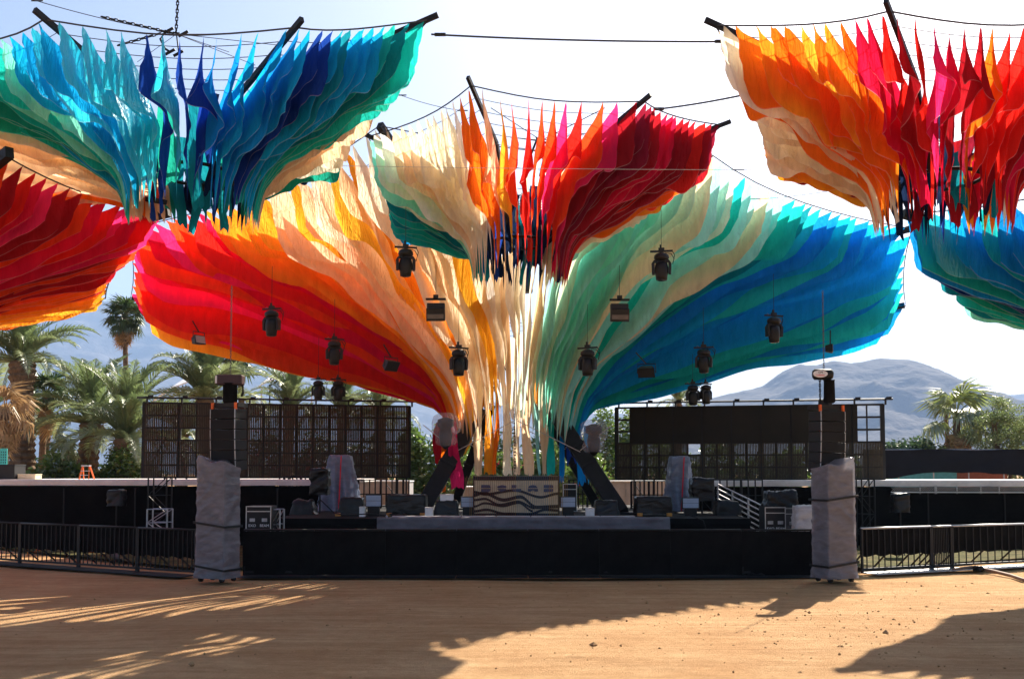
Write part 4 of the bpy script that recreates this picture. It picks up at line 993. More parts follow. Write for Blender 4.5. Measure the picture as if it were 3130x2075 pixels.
# ---- wrapped towers with line arrays
def tower(label, px, Y, wpx, py_top, py_wrap, rz, label2, side, px_arr):
    c = P(px, 1770, Y); W = wpx/F*Y; D = W*.75; top = P(px, py_wrap, Y).z
    t = thing('wrapped_speaker_tower', label, 'speaker tower', (c.x, Y, 0), rz, 'plastic-wrapped speaker towers')
    b = MB(); b.box((0, 0, .13), (W*.95, D*.95, .08))
    b.build('dolly_base', BLACK, t)
    for sx in (-1, 1):
        for sy in (-1, 1):
            b = MB(); b.lathe([(.07, -.03), (.07, .03)], (sx*W*.36, sy*D*.34, .07), 12, Matrix.Rotation(R(90), 3, 'Y')); b.build('caster', BLACK, t)
    nb = 6
    for i in range(nb):
        h = (top-.35)/nb; b = MB(); b.box((0, 0, .2+h*(i+.5)), (W*.86, D*.86, h*.97)); b.build('subwoofer', mat('sub_black', (.012, .012, .013), .6), t)
    w_ = wrinkled((W*.97, D, top-.1), int(px), .010, .034, taper=.97, folds=.03)
    zt = top-.1
    for i, v in enumerate(w_.v):
        x, y, z = v
        if z > zt*.86: z += .10*(x/W*2*side)*(z/zt-.86)/.14 + .05*math.sin(x*9+y*5)*(z/zt-.86)/.14
        if z < zt*.1: x *= 1+.07*(1-z/(zt*.1)); y *= 1+.07*(1-z/(zt*.1))
        w_.v[i] = (x, y, z)
    o = w_.build('plastic_wrap', FLG, t, True); o.location = (0, 0, .09)
    for z in ((top*.47, top*.98*.12) if side < 0 else (top*.70, top*.15)):
        b = MB(); n = 40; hw, hd = W*.53, D*.55; ring = []
        for sgn_x, sgn_y in ((-1, -1), (1, -1), (1, 1), (-1, 1), (-1, -1)): ring.append(Vector((sgn_x*hw, sgn_y*hd, z+.05*sgn_x*side)))
        for q in range(4): b.beam(ring[q], ring[q+1], .012, .05)
        b.build('strap', BLACK, t)
    # array above
    pa = P(px_arr, py_top, Y); ya = Y+.25
    a = thing('line_array', label2, 'speaker', (pa.x, ya, top-.25), rz, 'line array speakers')
    zz = top-.25; nbx = 6; ht = (pa.z-zz)/nbx
    for i in range(nbx):
        k = 1-i/(nbx-1); tl = Matrix.Rotation(.10-.02*i, 3, 'X'); yo = .05*k*k
        zc = ht*(i+.5)
        b = MB(); b.box((0, yo, zc), (W*.86, D*.7, ht*.95), tl); o = b.build('speaker_box', mat('array_black', (.010, .0105, .011), .55), a, bevel=.012)
        b = MB(); b.box((0, yo-D*.36, zc), (W*.78, .02, ht*.84), tl); b.build('grille', mat('array_grille', (.006, .0065, .007), .8, 0, .4, 60, .3), o)
        for s in (-1, 1):
            b = MB(); b.box((s*W*.42, yo-D*.365, zc), (.016, .02, ht*.9), tl); b.build('rail', STEEL, o)
    b = MB(); b.box((0, .05, pa.z-zz+.09), (W*.9, D*.6, .10)); b.box((0, .05, pa.z-zz+.2), (.1, D*.6, .12)); b.build('top_frame', BLACK, a)
    for s in (-1, 1):
        b = MB(); b.box((s*W*.4, -.18, pa.z-zz+.06), (.05, .05, .16)); b.build('shackle', ORANGE, a)
    return pa
pl = tower('grey plastic-wrapped speaker tower left of the stage', 664, 23.3, 108, 1248, 1405, -.38, 'black line array hanging above the left wrapped tower', -1, 690)
pr_ = tower('grey plastic-wrapped speaker tower right of the stage', 2551, 23.3, 108, 1255, 1412, .38, 'black line array hanging above the right wrapped tower', 1, 2537)
# hoists
def hoist(label, px, py0, py1, Y, chain_py, motor, group='chain hoists above the speaker arrays'):
    p0 = P(px, py1, Y); p1 = P(px, py0, Y); t = thing('chain_hoist', label, 'hoist', p0, 0, group); H_ = p1.z-p0.z
    b = MB(); b.chain((0, 0, H_*.98), (0, 0, P(px, chain_py, Y).z-p0.z), .007, .055); b.build('lifting_chain', mat('chain_steel', (.12, .12, .12), .5, .5), t)
    if motor:
        b = MB(); prof = [(.09, -.24), (.13, -.2), (.135, .16), (.10, .22)]; b.lathe(prof, (-.02, 0, H_*.86), 16, Matrix.Rotation(R(90), 3, 'Y')); mo = b.build('motor_body', BLACK, t, True)
        b = MB(); n = 24; q = [( -.13+.17*math.cos(k*2*math.pi/n)*(1), H_*.86+.085*math.sin(k*2*math.pi/n)) for k in range(n)]; b.prism(q, -.16, -.13); b.build('badge', WHITE, mo)
        put('lettering', text_mesh('CM', .07, BLACK, .002), mo, (-.13, -.166, H_*.86+.03), (R(90), 0, 0)); put('lettering', text_mesh('Lodestar', .055, REDM, .002), mo, (-.13, -.166, H_*.86-.03), (R(90), 0, 0))
        b = MB(); b.lathe([(.10, 0), (.135, .03), (.125, H_*.66), (.14, H_*.69)], (.12, 0, 0), 14); b.build('chain_bag', DARK, t, True)
        b = MB(); b.chain((-.1, 0, H_*.8), (-.1, 0, -.15), .014, .06); b.build('loose_chain', BLACK, t)
    else:
        b = MB(); b.box((0, 0, H_*.86), (.62, .3, .24)); b.build('motor_body', mat('hoist_maroon', (.05, .02, .025), .5), t, bevel=.03)
        b = MB(); b.box((-.29, -.16, H_*.86), (.04, .03, .18)); b.build('badge', WHITE, t)
        b = MB(); b.lathe([(.14, 0), (.17, .03), (.17, H_*.7), (.2, H_*.74)], (0, 0, 0), 14); b.build('chain_bag', DARK, t, True)
        b = MB(); b.tube([(.28, 0, H_*.75), (.31, 0, H_*.4), (.27, 0, H_*.25)], .03, 6); b.build('pendant', BLACK, t)
hoist('dark chain hoist with square motor above the left line array', 703, 1150, 1232, 23.5, 875, False)
hoist('chain hoist with white badge above the right line array', 2520, 1130, 1232, 23.5, 890, True)
# ================================================================== screens, decks, barriers
def strips_mesh(w_, h, n, cover_, m):
    b = MB(); p = w_/n
    for i in range(n): b.box((-w_/2+p*(i+.5), 0, 0), (p*cover_, .012, h))
    return b.mesh('slat_panel', m)
def screen(label, pxl, pxr, pytl, pytr, pyb, Yl, Yr, cols, rows, solid_rows, openf, seed):
    rg = random.Random(seed); A = P(pxl, pyb[0], Yl); B = P(pxr, pyb[1], Yr); zt = (P(pxl, pytl, Yl).z+P(pxr, pytr, Yr).z)/2; zb = (A.z+B.z)/2
    ang = math.atan2(B.y-A.y, B.x-A.x); W = math.hypot(B.x-A.x, B.y-A.y); H_ = zt-zb
    t = thing('video_screen_frame', label, 'stage screen', (A.x, A.y, 0), ang, 'lattice screens beside the stage')
    cw = W/cols; rh = H_/rows
    pm = BLACK; pd = mat('screen_slat', (.034, .023, .010), .7, 0, .4, 8, 0); sol = mat('screen_backdrop', (.020, .015, .008), .85, 0, .35, 1.2, .1)
    post = MB().box((0, 0, H_/2), (.15, .16, H_)).mesh('post', pm); thin = MB().box((0, 0, H_/2), (.05, .08, H_)).mesh('post', pm)
    for i in range(cols+1): put('post', post if i % 2 == 0 else thin, t, (i*cw, .12, zb))
    rail = MB().box((W/2, 0, 0), (W+.1, .10, .07)).mesh('rail', pm)
    for j in range(rows+1): put('rail', rail, t, (0, .1, zb+j*rh))
    ms = [strips_mesh(cw*.94, rh*.94, 9, cv, pd) for cv in (.88, .91, .94)]
    for i in range(cols):
        for j in range(rows):
            if j >= rows-solid_rows: continue
            if rg.random() < openf(i/cols, j/rows): continue
            put('slat_panel', ms[rg.choice((0, 1, 1, 2))], t, ((i+.5)*cw, 0, zb+(j+.5)*rh))
    if solid_rows:
        for i in range(0, cols, 2):
            b = MB(); nx = 6
            xa, xb = i*cw+.02+(cw*.9 if i == 0 else 0), min(cols, i+2)*cw-.02-(cw*1.6 if i+2 >= cols else 0)
            b.box(((xa+xb)/2, -.03, zb+H_-solid_rows*rh/2), (xb-xa, .03, solid_rows*rh-.02)); b.build('backdrop_panel', sol, t)
    b = MB(); b.tube([(-.25, -.05, zt+.18), (W+.35, -.05, zt+.18)], .035, 8); b.build('top_pipe', BLACK, t)
    for i in range(0, cols+1, 2):
        b = MB(); x = i*cw; b.box((x+.1, -.02, zt+.1), (.06, .1, .24)); b.box((x+.22, -.02, zt+.22), (.18, .12, .10)); b.build('pipe_clamp', BLACK, t)
    for x in (cw*1.2, W*.5, W-cw*1.4):
        for dx in (0, .38, .76):
            b = MB(); b.tube([(x+dx, .2, 0), (x+dx, .2, zb)], .035, 6); b.build('support_tube', BLACK, t)
        b = MB()
        for k in range(int(zb/.5)):
            b.tube([(x, .2, .1+k*.5), (x+.76, .2, .1+k*.5)], .02, 5); b.tube([(x+(.38 if k % 2 else 0), .2, .1+k*.5), (x+(0 if k % 2 else .38), .2, .6+k*.5)], .016, 5)
        b.build('lacing', BLACK, t)
    # rear bracing
    for i in range(0, cols-1, 3):
        b = MB(); b.tube([(i*cw, .35, zb), ((i+1.2)*cw, .35, zb+H_*.55)], .03, 5); b.build('brace', BLACK, t)
screen('lattice screen frame on the left of the stage, sky showing at its left end', 437, 1250, 1226, 1246, (1455, 1462), 36.0, 38.0, 16, 6, 0, lambda u, v: .16 if u < .34 and v > .3 and u > .10 else .0, 81)
screen('lattice screen frame on the right of the stage with solid dark upper half', 1885, 2702, 1246, 1236, (1462, 1468), 38.0, 36.0, 18, 6, 3, lambda u, v: .05, 82)

# raised side decks with dark cloth fronts
def side_deck(label, X0, X1, Y0, z, cut=None):
    t = thing('side_deck', label, 'deck', ((X0+X1)/2, Y0, 0), 0, 'raised side decks'); W = X1-X0
    b = MB(); b.box((0, 3.0, z-.06), (W, 6.2, .12)); b.build('deck_top', CONC, t, bevel=.01)
    b = MB(); b.box((0, -.12, z-.13), (W, .06, .16)); b.build('fascia', CONC, t, bevel=.008)
    b = MB(); nx = int(W/.3); nz = 10
    for j in range(nz+1):
        for i in range(nx+1):
            x = -W/2+W*i/nx; zz = lerp(.02, z-.2, j/nz); q = Vector((x*.9+X0, zz*2, 5)); b.v.append((x, -.2+.05*noise.noise(q)+.02*noise.noise(q*3), zz-(.03*abs(math.sin(x*1.7)) if j == nz else 0)))
    for j in range(nz):
        for i in range(nx): b.f.append((j*(nx+1)+i, j*(nx+1)+i+1, (j+1)*(nx+1)+i+1, (j+1)*(nx+1)+i))
    b.build('cloth_front', WIND, t, True)
    n = int(W/2.4)
    for i in range(n+1):
        b = MB(); x = -W/2+W*i/n; b.tube([(x, -.28, 0), (x, -.28, z-.3)], .025, 6); b.build('fence_post', BLACK, t)
side_deck('long pale-topped raised deck with black cloth front at left', -30, -5.6, 34.5, 2.30)
side_deck('long pale-topped raised deck with black cloth front at right', 6.4, 30, 34.5, 2.27)
# chain-link top along the right deck
t = thing('chain_link_strip', 'strip of chain-link mesh showing above the right black cloth', 'fence', (0, 34.0, 0))
b = MB(); a0 = P(2722, 1486, 34.05); a1 = P(3180, 1486, 34.05); L = a1.x-a0.x; k = int(L/.07); zt = P(2722, 1486, 34.05).z; h = .20
for i in range(k):
    x = a0.x+L*i/k
    for s in (1, -1): b.beam((x, 34.05, zt-h if s > 0 else zt), (x+h, 34.05, zt if s > 0 else zt-h), .006, .006)
b.build('mesh_wire', STEEL, t, world=True)
b = MB(); b.tube(wp((a0.x, 34.02, zt-h), (a1.x, 34.02, zt-h-.01), 8), .014, 5); b.build('bottom_wire', WHITE, t, world=True)
for px in (2812, 2858, 2862, 2925, 2998, 3054): b = MB(); q = P(px, 1486, 34.0); b.tube([(q.x, 34.0, zt+.04), (q.x, 34.0, zt-h-.05)], .016, 6); b.build('post_top', STEEL, t, world=True)

# back fence with windscreen on the right
def wind_fence():
    Y = 60; t = thing('windscreen_fence', 'tall fence with black windscreen cloth behind the right deck', 'fence', (P(2900, 1400, Y).x, Y, 0))
    b = MB(); nx, nz = 70, 8; xa, xb = P(2640, 1375, Y).x, P(3500, 1375, Y).x; zt = P(2900, 1374, Y).z; z1 = P(2900, 1462, Y).z
    for j in range(nz+1):
        for i in range(nx+1):
            s = i/nx; x = lerp(xa, xb, s); px = lerp(2640, 3500, s); bot = lerp(z1, z1-.0, s)
            lift = (0.42*max(0, 1-((px-2880)/150)**2) + .30*max(0, 1-((px-3050)/110)**2))
            z = lerp(bot+lift*.9, zt+.04*math.sin(x*1.3), j/nz); q = Vector((x*.6, z*1.4, 9)); b.v.append((x, Y+.10*noise.noise(q)+.04*noise.noise(q*3), z))
    for j in range(nz):
        for i in range(nx): b.f.append((j*(nx+1)+i, j*(nx+1)+i+1, (j+1)*(nx+1)+i+1, (j+1)*(nx+1)+i))
    b.build('windscreen', mat('navy_windscreen', (.007, .009, .014), .85, 0, .4, 1.5, .2, 80, .2), t, True, world=True)
    b = MB(); b.tube(wp((xa, Y+.1, zt), (xb, Y+.1, zt), 10), .04, 6); b.build('top_rail', STEEL, t, world=True)
    for i in range(9):
        x = lerp(xa, xb, i/8); b = MB(); b.tube([(x, Y+.14, 0), (x, Y+.14, zt)], .04, 6); b.build('fence_post', STEEL, t, world=True)
wind_fence()
a = P(2740, 1462, 62); c = P(2905, 1452, 62)
t = thing('turquoise_container', 'turquoise container glimpsed under the right windscreen', 'container', ((a.x+c.x)/2, 63, 0)); b = MB(); b.box((0, 0, 1.35), (c.x-a.x+1.0, 1.6, 2.5)); b.build('body', mat('turquoise_paint', (.1, .45, .55), .5), t, bevel=.03)
b = MB(); b.box((0, 0, 2.63), (c.x-a.x+1.1, 1.7, .06)); b.build('lid', mat('turquoise_lid', (.12, .5, .6), .5), t)
a = P(2925, 1462, 62); c = P(3100, 1452, 62)
t = thing('terracotta_wall', 'low terracotta wall glimpsed under the right windscreen', 'wall', ((a.x+c.x)/2, 63, 0)); b = MB(); b.box((0, 0, 1.3), (c.x-a.x, .3, 2.6)); b.build('wall_face', mat('terracotta', (.35, .12, .07), .8), t)
b = MB(); b.box((0, 0, 2.63), (c.x-a.x+.1, .4, .06)); b.build('coping', CONC, t)

# white tent roof behind the left palms
def tent(label, px0, px1, py0, py1, Y):
    a = P(px0, py1, Y); c = P(px1, py0, Y); t = thing('tent_roof', label, 'tent', ((a.x+c.x)/2, Y, 0), 0, 'white tent roofs behind the palms'); W = c.x-a.x; n = 14
    for i in range(n):
        b = MB(); x0_ = -W/2+W*i/n; x1_ = x0_+W/n-.03
        def zz(x): s = (x+W/2)/W; return lerp(a.z, c.z, math.sin(s*math.pi*.5)**.8)
        b.add([(x0_, 0, zz(x0_)), (x1_, 0, zz(x1_)), (x1_, 5, zz(x1_)+1.6), (x0_, 5, zz(x0_)+1.6), (x0_, 0, zz(x0_)-.12), (x1_, 0, zz(x1_)-.12), (x1_, 5, zz(x1_)+1.48), (x0_, 5, zz(x0_)+1.48)], [(0, 1, 2, 3), (7, 6, 5, 4), (0, 4, 5, 1), (1, 5, 6, 2), (2, 6, 7, 3), (3, 7, 4, 0)]); b.build('roof_rib', WHITE, t)
    for x in (-W/2+.2, 0, W/2-.2):
        b = MB(); b.tube([(x, .2, 0), (x, .2, a.z-.1)], .06, 6); b.build('pole', STEEL, t)
tent('ribbed white tent roof behind the palm above the left screen', 462, 665, 1150, 1228, 75)
tent('second white tent roof beyond the leaning palm trunk', 790, 960, 1135, 1180, 80)
t = thing('roof_truss', 'dark arched lighting truss behind the left screen', 'truss', P(930, 1170, 66))
b = MB(); A = P(825, 1175, 66); B_ = P(1060, 1150, 66); n = 14
top = [A.lerp(B_, i/n)+Vector((0, 0, .9*math.sin(math.pi*i/n)+.35)) for i in range(n+1)]; bo = [A.lerp(B_, i/n)+Vector((0, 0, .9*math.sin(math.pi*i/n)-.1)) for i in range(n+1)]
b.tube(top, .04, 5); b.tube(bo, .04, 5)
for i in range(n): b.tube([top[i], bo[i+1]], .025, 4); b.tube([bo[i], top[i+1]], .025, 4)
b.build('truss_arch', BLACK, t, world=True)
for p in (A, B_):
    b = MB(); b.tube([(p.x, p.y, 0), (p.x, p.y, p.z)], .05, 6); b.build('truss_leg', BLACK, t, world=True)

# ---- crowd barriers
def barrier(label, p0, p1, scrim, open_low, seed, rail=BLACK, nb=9, h=1.12, plate=None, front=False):
    p0 = Vector(p0); p1 = Vector(p1); d = p1-p0; L = d.length; ang = math.atan2(d.y, d.x)
    t = thing('crowd_barrier', label, 'crowd barrier', ((p0.x+p1.x)/2, (p0.y+p1.y)/2, 0), ang, 'crowd barriers along the stage front')
    b = MB(); b.tube([(-L/2+.01, 0, h), (L/2-.01, 0, h)], .028, 8); b.build('top_rail', rail, t, True)
    b = MB(); b.box((0, 0, .10), (L-.03, .05, .05)); b.build('bottom_rail', BLACK, t)
    post = MB().box((0, 0, h/2), (.05, .05, h)).mesh('post', BLACK)
    for s in (-1, 1): put('post', post, t, (s*(L/2-.03), .0, 0))
    bar = MB().box((0, 0, h/2+.03), (.022, .022, h-.1)).mesh('bar', BLACK)
    for i in range(1, nb): put('bar', bar, t, (-L/2+L*i/nb, .01, 0))
    for s in (-.35, .0, .35):
        b = MB(); b.beam((s*L, .05, h*.62), (s*L+.02, .85, .03), .035, .035); b.build('rear_strut', BLACK, t)
    b = MB(); b.box((0, -.24, .012), (L-.02, .62, .02)); b.build('base_plate', plate or STEEL, t, bevel=.004)
    if scrim:
        b = MB(); nx, nz = (34 if front else 14), 6; z0 = .42 if open_low else .03
        for j in range(nz+1):
            for i in range(nx+1):
                x = -L/2+L*i/nx; z = lerp(z0, h-.03, j/nz)+(.03*math.sin(i*2.1+seed) if j == 0 and open_low else 0); q = Vector((x*2+seed, z*2, seed)); b.v.append((x, (-.05 if front else .035)+(.035*math.sin(x*7+seed+noise.noise(q)*4)*(1-j/nz*.6)*.7 if front else 0)+.02*noise.noise(q), z))
        for j in range(nz):
            for i in range(nx): b.f.append((j*(nx+1)+i, j*(nx+1)+i+1, (j+1)*(nx+1)+i+1, (j+1)*(nx+1)+i))
        b.build('scrim', DARK, t, True)
ORD = ['first', 'second', 'third', 'fourth', 'fifth', 'sixth', 'seventh', 'eighth']
def G(px, py): Y = EYE*F/(py-HOR); return Vector(((px-1565)/F*Y, Y, 0))
def run(pts, fmt, **kw):
    for i in range(len(pts)-1): barrier(fmt % ORD[i], pts[i], pts[i+1], seed=i+len(fmt), **kw)
lp = [G(lerp(606, -110, i/4), lerp(1757, 1708, i/4)) for i in range(5)]
lp = lp[::-1]
for i in range(4): barrier('open-barred black barrier panel, %s from the left wrapped tower going left' % ORD[3-i], lp[i], lp[i+1], scrim=True, open_low=True, seed=i, nb=13, plate=BEAM)
cp = [G(lerp(748, 2478, i/8), 1757) for i in range(9)]
run(cp, '%s black cloth-covered barrier panel right of the left wrapped tower', scrim=True, open_low=False, nb=10, plate=BEAM, front=True)
rp = [G(2626, 1749), G(2840, 1738), G(2902, 1735), G(3160, 1722), G(3420, 1708)]
run(rp, '%s black barrier panel right of the right wrapped tower, shiny top rail', scrim=True, open_low=True, nb=12, rail=ALU)
# hoses
t = thing('water_hose', 'tan hose draped over the right barrier', 'hose', G(2850, 1740)); b = MB(); y = 27.6
b.tube([P(2842, 1606, y), P(2850, 1625, y-.1), P(2855, 1670, y-.1), P(2856, 1715, y-.1), P(2866, 1733, y-.2)], .028, 7); b.build('tube', mat('tan_hose', (.45, .33, .25), .6), t, True, world=True)
t = thing('ground_cable', 'thick cable snaking across the dirt at the right edge', 'cable', G(2980, 1740)); b = MB()
b.tube([G(2905, 1742)+Vector((0, 0, .03)), G(2960, 1737)+Vector((0, 0, .05)), G(2990, 1741)+Vector((0, 0, .05)), G(3030, 1747)+Vector((0, 0, .03)), G(3080, 1758)+Vector((0, 0, .02)), G(3118, 1772)+Vector((0, 0, .02)), G(3190, 1774)+Vector((0, 0, .02))], .045, 8); b.build('sheath', mat('brown_cable', (.28, .17, .12), .7), t, True, world=True)
b = MB(); b.tube([G(2970, 1741)+Vector((0, 0, .06)), G(2992, 1744)+Vector((0, 0, .07))], .075, 8); b.build('coupling', BLACK, t, True, world=True)
# things behind the left barriers
t = thing('fabric_tube', 'pale diagonal tube leaning behind the left barrier', 'tube', G(345, 1722)); b = MB(); q0 = G(345, 1722)+Vector((0, .6, .05)); q1 = P(258, 1612, q0.y+.6); b.tube([q0, q0.lerp(q1, .35)+Vector((.05, 0, .03)), q0.lerp(q1, .7)-Vector((.03, 0, 0)), q1], [.07, .12, .1, .05], 10); b.build('sleeve', GREYTARP, t, True, world=True)
b = MB(); b.tube([q0-Vector((0, 0, .04)), q0+Vector((0, 0, .05))], .09, 10); b.build('end_cap', BLACK, t, world=True)
t = thing('slanted_pole', 'thin rusty pole slanting behind the left barrier bars', 'pole', G(150, 1735)); b = MB(); b.tube([P(80, 1665, 31), P(250, 1637, 31)], .02, 6); b.build('pole', AMBER, t, world=True); b = MB(); b.tube([P(0, 1623, 31), P(88, 1634, 31)], .02, 6); b.tube([P(88, 1634, 31), P(84, 1712, 31)], .02, 6); b.build('pole_end', AMBER, t, world=True)  # orange pole, its colour browned to stand in for shade
def cone(label, px, py, Y, h=.5):
    p = G(px, py); p.y = Y; p.x = (px-1565)/F*Y; t = thing('traffic_cone', label, 'traffic cone', p, .3, 'orange cones behind the barrier'); b = MB(); b.box((0, 0, .02), (.32, .32, .04)); b.build('foot', ORANGE, t, bevel=.01); b = MB(); b.lathe([(.13, .04), (.035, h)], n=14); b.build('cone_body', ORANGE, t, True)
    b = MB(); b.lathe([(.095, h*.42), (.072, h*.62)], n=14); b.build('white_band', WHITE, t, True)
cone('orange cone behind the left barrier, nearer the edge', 130, 1715, 32); cone('orange cone behind the left barrier, beside the pale tube', 290, 1715, 31.2)
# truss tower with white base at left
def truss(label, px0, px1, py0, Y, m, py1=None, z0=0.0):
    a = P(px0, py0, Y); c = P(px1, py0, Y); w_ = c.x-a.x; z1 = a.z; t = thing('truss_tower', label, 'truss', ((a.x+c.x)/2, Y, z0), 0, 'truss towers behind the barrier'); b0 = z0
    for sx in (-1, 1):
        for sy in (-1, 1):
            b = MB(); b.tube([(sx*w_/2, sy*.25, 0), (sx*w_/2, sy*.25, z1-b0)], .025, 7); b.build('chord', m, t)
    b = MB(); n = max(2, int((z1-b0)/.5))
    for i in range(n):
        za, zb_ = (z1-b0)*i/n, (z1-b0)*(i+1)/n
        for sy in (-.25, .25):
            b.tube([(-w_/2, sy, zb_), (w_/2, sy, zb_)], .015, 5); b.tube([(-w_/2 if i % 2 else w_/2, sy, za), (w_/2 if i % 2 else -w_/2, sy, zb_)], .015, 5)
    b.build('lacing', m, t)
truss('short white truss section behind the left barrier', 459, 520, 1555, 31.5, ALU, None, 0.55)
truss('dark scaffold tower rising from the left white truss', 462, 518, 1458, 33, BLACK)
truss('dark scaffold ladder right of the right wrapped tower', 2625, 2664, 1462, 33, BLACK)
truss('bright truss base beside the left lettered case', 836, 862, 1556, 27.6, ALU, None, .7)
b = MB(); b.box((0, 0, .28), (.5, .4, .55)); o = b.build('truss_stand', BLACK, None, bevel=.02); pz = P(489, 1560, 31.5); o.location = (pz.x, 31.5, 0); tag(o, 'dark box under the short white truss section', 'stand')
# things on the left deck
def simple(name, label, cat, px0, px1, py0, py1, Y, m, d=.5, parts=True, trim=None, zb=2.30):
    a = P(px0, py1, Y); c = P(px1, py0, Y); W, H_ = c.x-a.x, c.z-zb; t = thing(name, label, cat, ((a.x+c.x)/2, Y, zb)); b = MB(); b.box((0, 0, H_/2-.01), (W, d, H_-.02)); b.build('body', m, t, bevel=.015)
    b = MB(); b.box((0, 0, H_-.005), (W*1.03, d*1.03, .025)); b.build('lid', trim or m, t, bevel=.005); return t
simple('road_case', 'black road case on the left deck at the left edge', 'flight case', -40, 62, 1420, 1465, 35.2, mat('case_black', (.008, .008, .009), .5), .8)
simple('wooden_crate', 'tan wooden crate on the left deck', 'crate', 64, 118, 1449, 1462, 35.2, WOOD, .5)
t = thing('teal_panel_stand', 'perforated teal metal panel standing at the left edge', 'sign panel', P(10, 1440, 36.5)); t.location.z = 2.3; b = MB(); hh = P(10, 1370, 36.5).z-2.3
b.box((0, 0, hh*.55), (.26, .03, hh*.9)); b.build('panel', TEALM, t); b = MB()
for i in range(9):
    for j in range(3): b.box((-.08+j*.08, -.018, hh*(.2+.085*i)), (.04, .008, .05))
b.build('slots', mat('slot_dark', (.02, .06, .06), .8), t); b = MB(); b.box((0, 0, .015), (.35, .3, .03)); b.build('foot', TEALM, t)
def ladder(label, px, py0, py1, Y):
    c = P(px, py1, Y); H_ = P(px, py0, Y).z-2.3; t = thing('step_ladder', label, 'ladder', (c.x, Y, 2.3))
    for s in (-1, 1):
        b = MB(); b.beam((s*.17, 0, 0), (s*.11, .14, H_), .03, .06); b.build('front_rail', ORANGE, t)
        b = MB(); b.beam((s*.19, .42, 0), (s*.12, .18, H_), .03, .05); b.build('rear_rail', ORANGE, t)
    for i in range(2): b = MB(); b.box((0, .05+.04*i, H_*(.3+.32*i)), (.29, .09, .025)); b.build('step', STEEL, t)
    b = MB(); b.box((0, .16, H_), (.28, .2, .05)); b.build('top_cap', STEEL, t)
ladder('small orange step ladder on the left deck by the hedge', 257, 1423, 1455, 35.3)
# stairs with pale rails at stage right
def stairs():
    Y = 31; a = P(2195, 1490, Y); c = P(2342, 1565, 27.5); t = thing('stage_stairs', 'stage stairs with pale metal side rails beside the right cases', 'stairs', (c.x, Y, 0))
    p0 = P(2192, 1478, 33); p1 = P(2340, 1550, 28.0)
    for i in range(7):
        o = Vector((0, 0, -.16*i)); b = MB(); b.tube([p0+o, p1+o+Vector((0, 0, -.0))], .022, 6); b.build('rail', ALU, t, world=True)
    for k in (0.02, .35, .68, 1.0):
        q = p0.lerp(p1, k); b = MB(); b.tube([q+Vector((0, 0, .03)), Vector((q.x, q.y, 0))], .03, 6); b.build('post', STEEL, t, world=True)
    for i in range(8):
        k = (i+.5)/8; q = p0.lerp(p1, k); z = lerp(DECK, .1, k); b = MB(); b.box((q.x-.55, q.y, z), (1.0, .32, .05)); b.build('tread', STEEL, t, world=True)
stairs()
def railing(label, px0, px1, py0, py1, Y, n):
    a = P(px0, py1, Y); c = P(px1, py0, Y); a.z = DECK; t = thing('guard_rail', label, 'railing', ((a.x+c.x)/2, Y, DECK), 0, 'guard rails at the back of the stage'); W, H_ = c.x-a.x, c.z-DECK
    for z in (H_, H_*.5, .08):
        b = MB(); b.tube([(-W/2, 0, z), (W/2, 0, z)], .022, 6); b.build('rail', BLACK, t)
    for i in range(n+1):
        b = MB(); x = -W/2+W*i/n; b.tube([(x, 0, 0), (x, 0, H_)], .025 if i % 4 else .045, 6); b.build('upright', BLACK, t)
railing('black guard rail between left case and draped stack', 868, 985, 1456, 1545, 35, 9)
railing('black guard rail between draped stack and left leg', 1095, 1250, 1466, 1545, 36, 9)
railing('black guard rail right of the booth behind the right leg', 1740, 1850, 1466, 1545, 36.5, 8)
railing('black guard rail behind the right monitor', 1930, 2050, 1470, 1545, 36, 9)
railing('black guard rail at the head of the stage stairs', 2180, 2330, 1466, 1560, 33.3, 7)
def trailer(label, px0, px1, py0, Y):
    a = P(px0, py0, Y); c = P(px1, py0, Y); t = thing('pale_container', label, 'container', ((a.x+c.x)/2, Y+1, 0), 0, 'pale containers behind the stage'); W, H_ = c.x-a.x, a.z
    b = MB(); b.box((0, 0, H_/2), (W, 1.8, H_)); b.build('body', mat('container_grey', (.42, .40, .40), .6, 0, .2, 2, .1, 20, .3, dirt=(.25, .2, .18)), t, bevel=.02)
    n = max(2, int(W/.5))
    for i in range(n+1):
        b = MB(); b.box((-W/2+W*i/n, -.92, H_/2), (.04, .05, H_*.96)); b.build('rib', STEEL, t)
    b = MB(); b.box((0, 0, H_+.02), (W+.06, 1.9, .05)); b.build('roof', WHITE, t)
trailer('pale ribbed container behind the black guard rail left of the draped stack', 878, 1000, 1466, 41)
trailer('pale ribbed container between the draped stack and the left leg', 1075, 1250, 1472, 42)
trailer('low pale container behind the booth', 1400, 1470, 1490, 42)
trailer('low pale container behind the right leg with white top', 1870, 2045, 1472, 43)
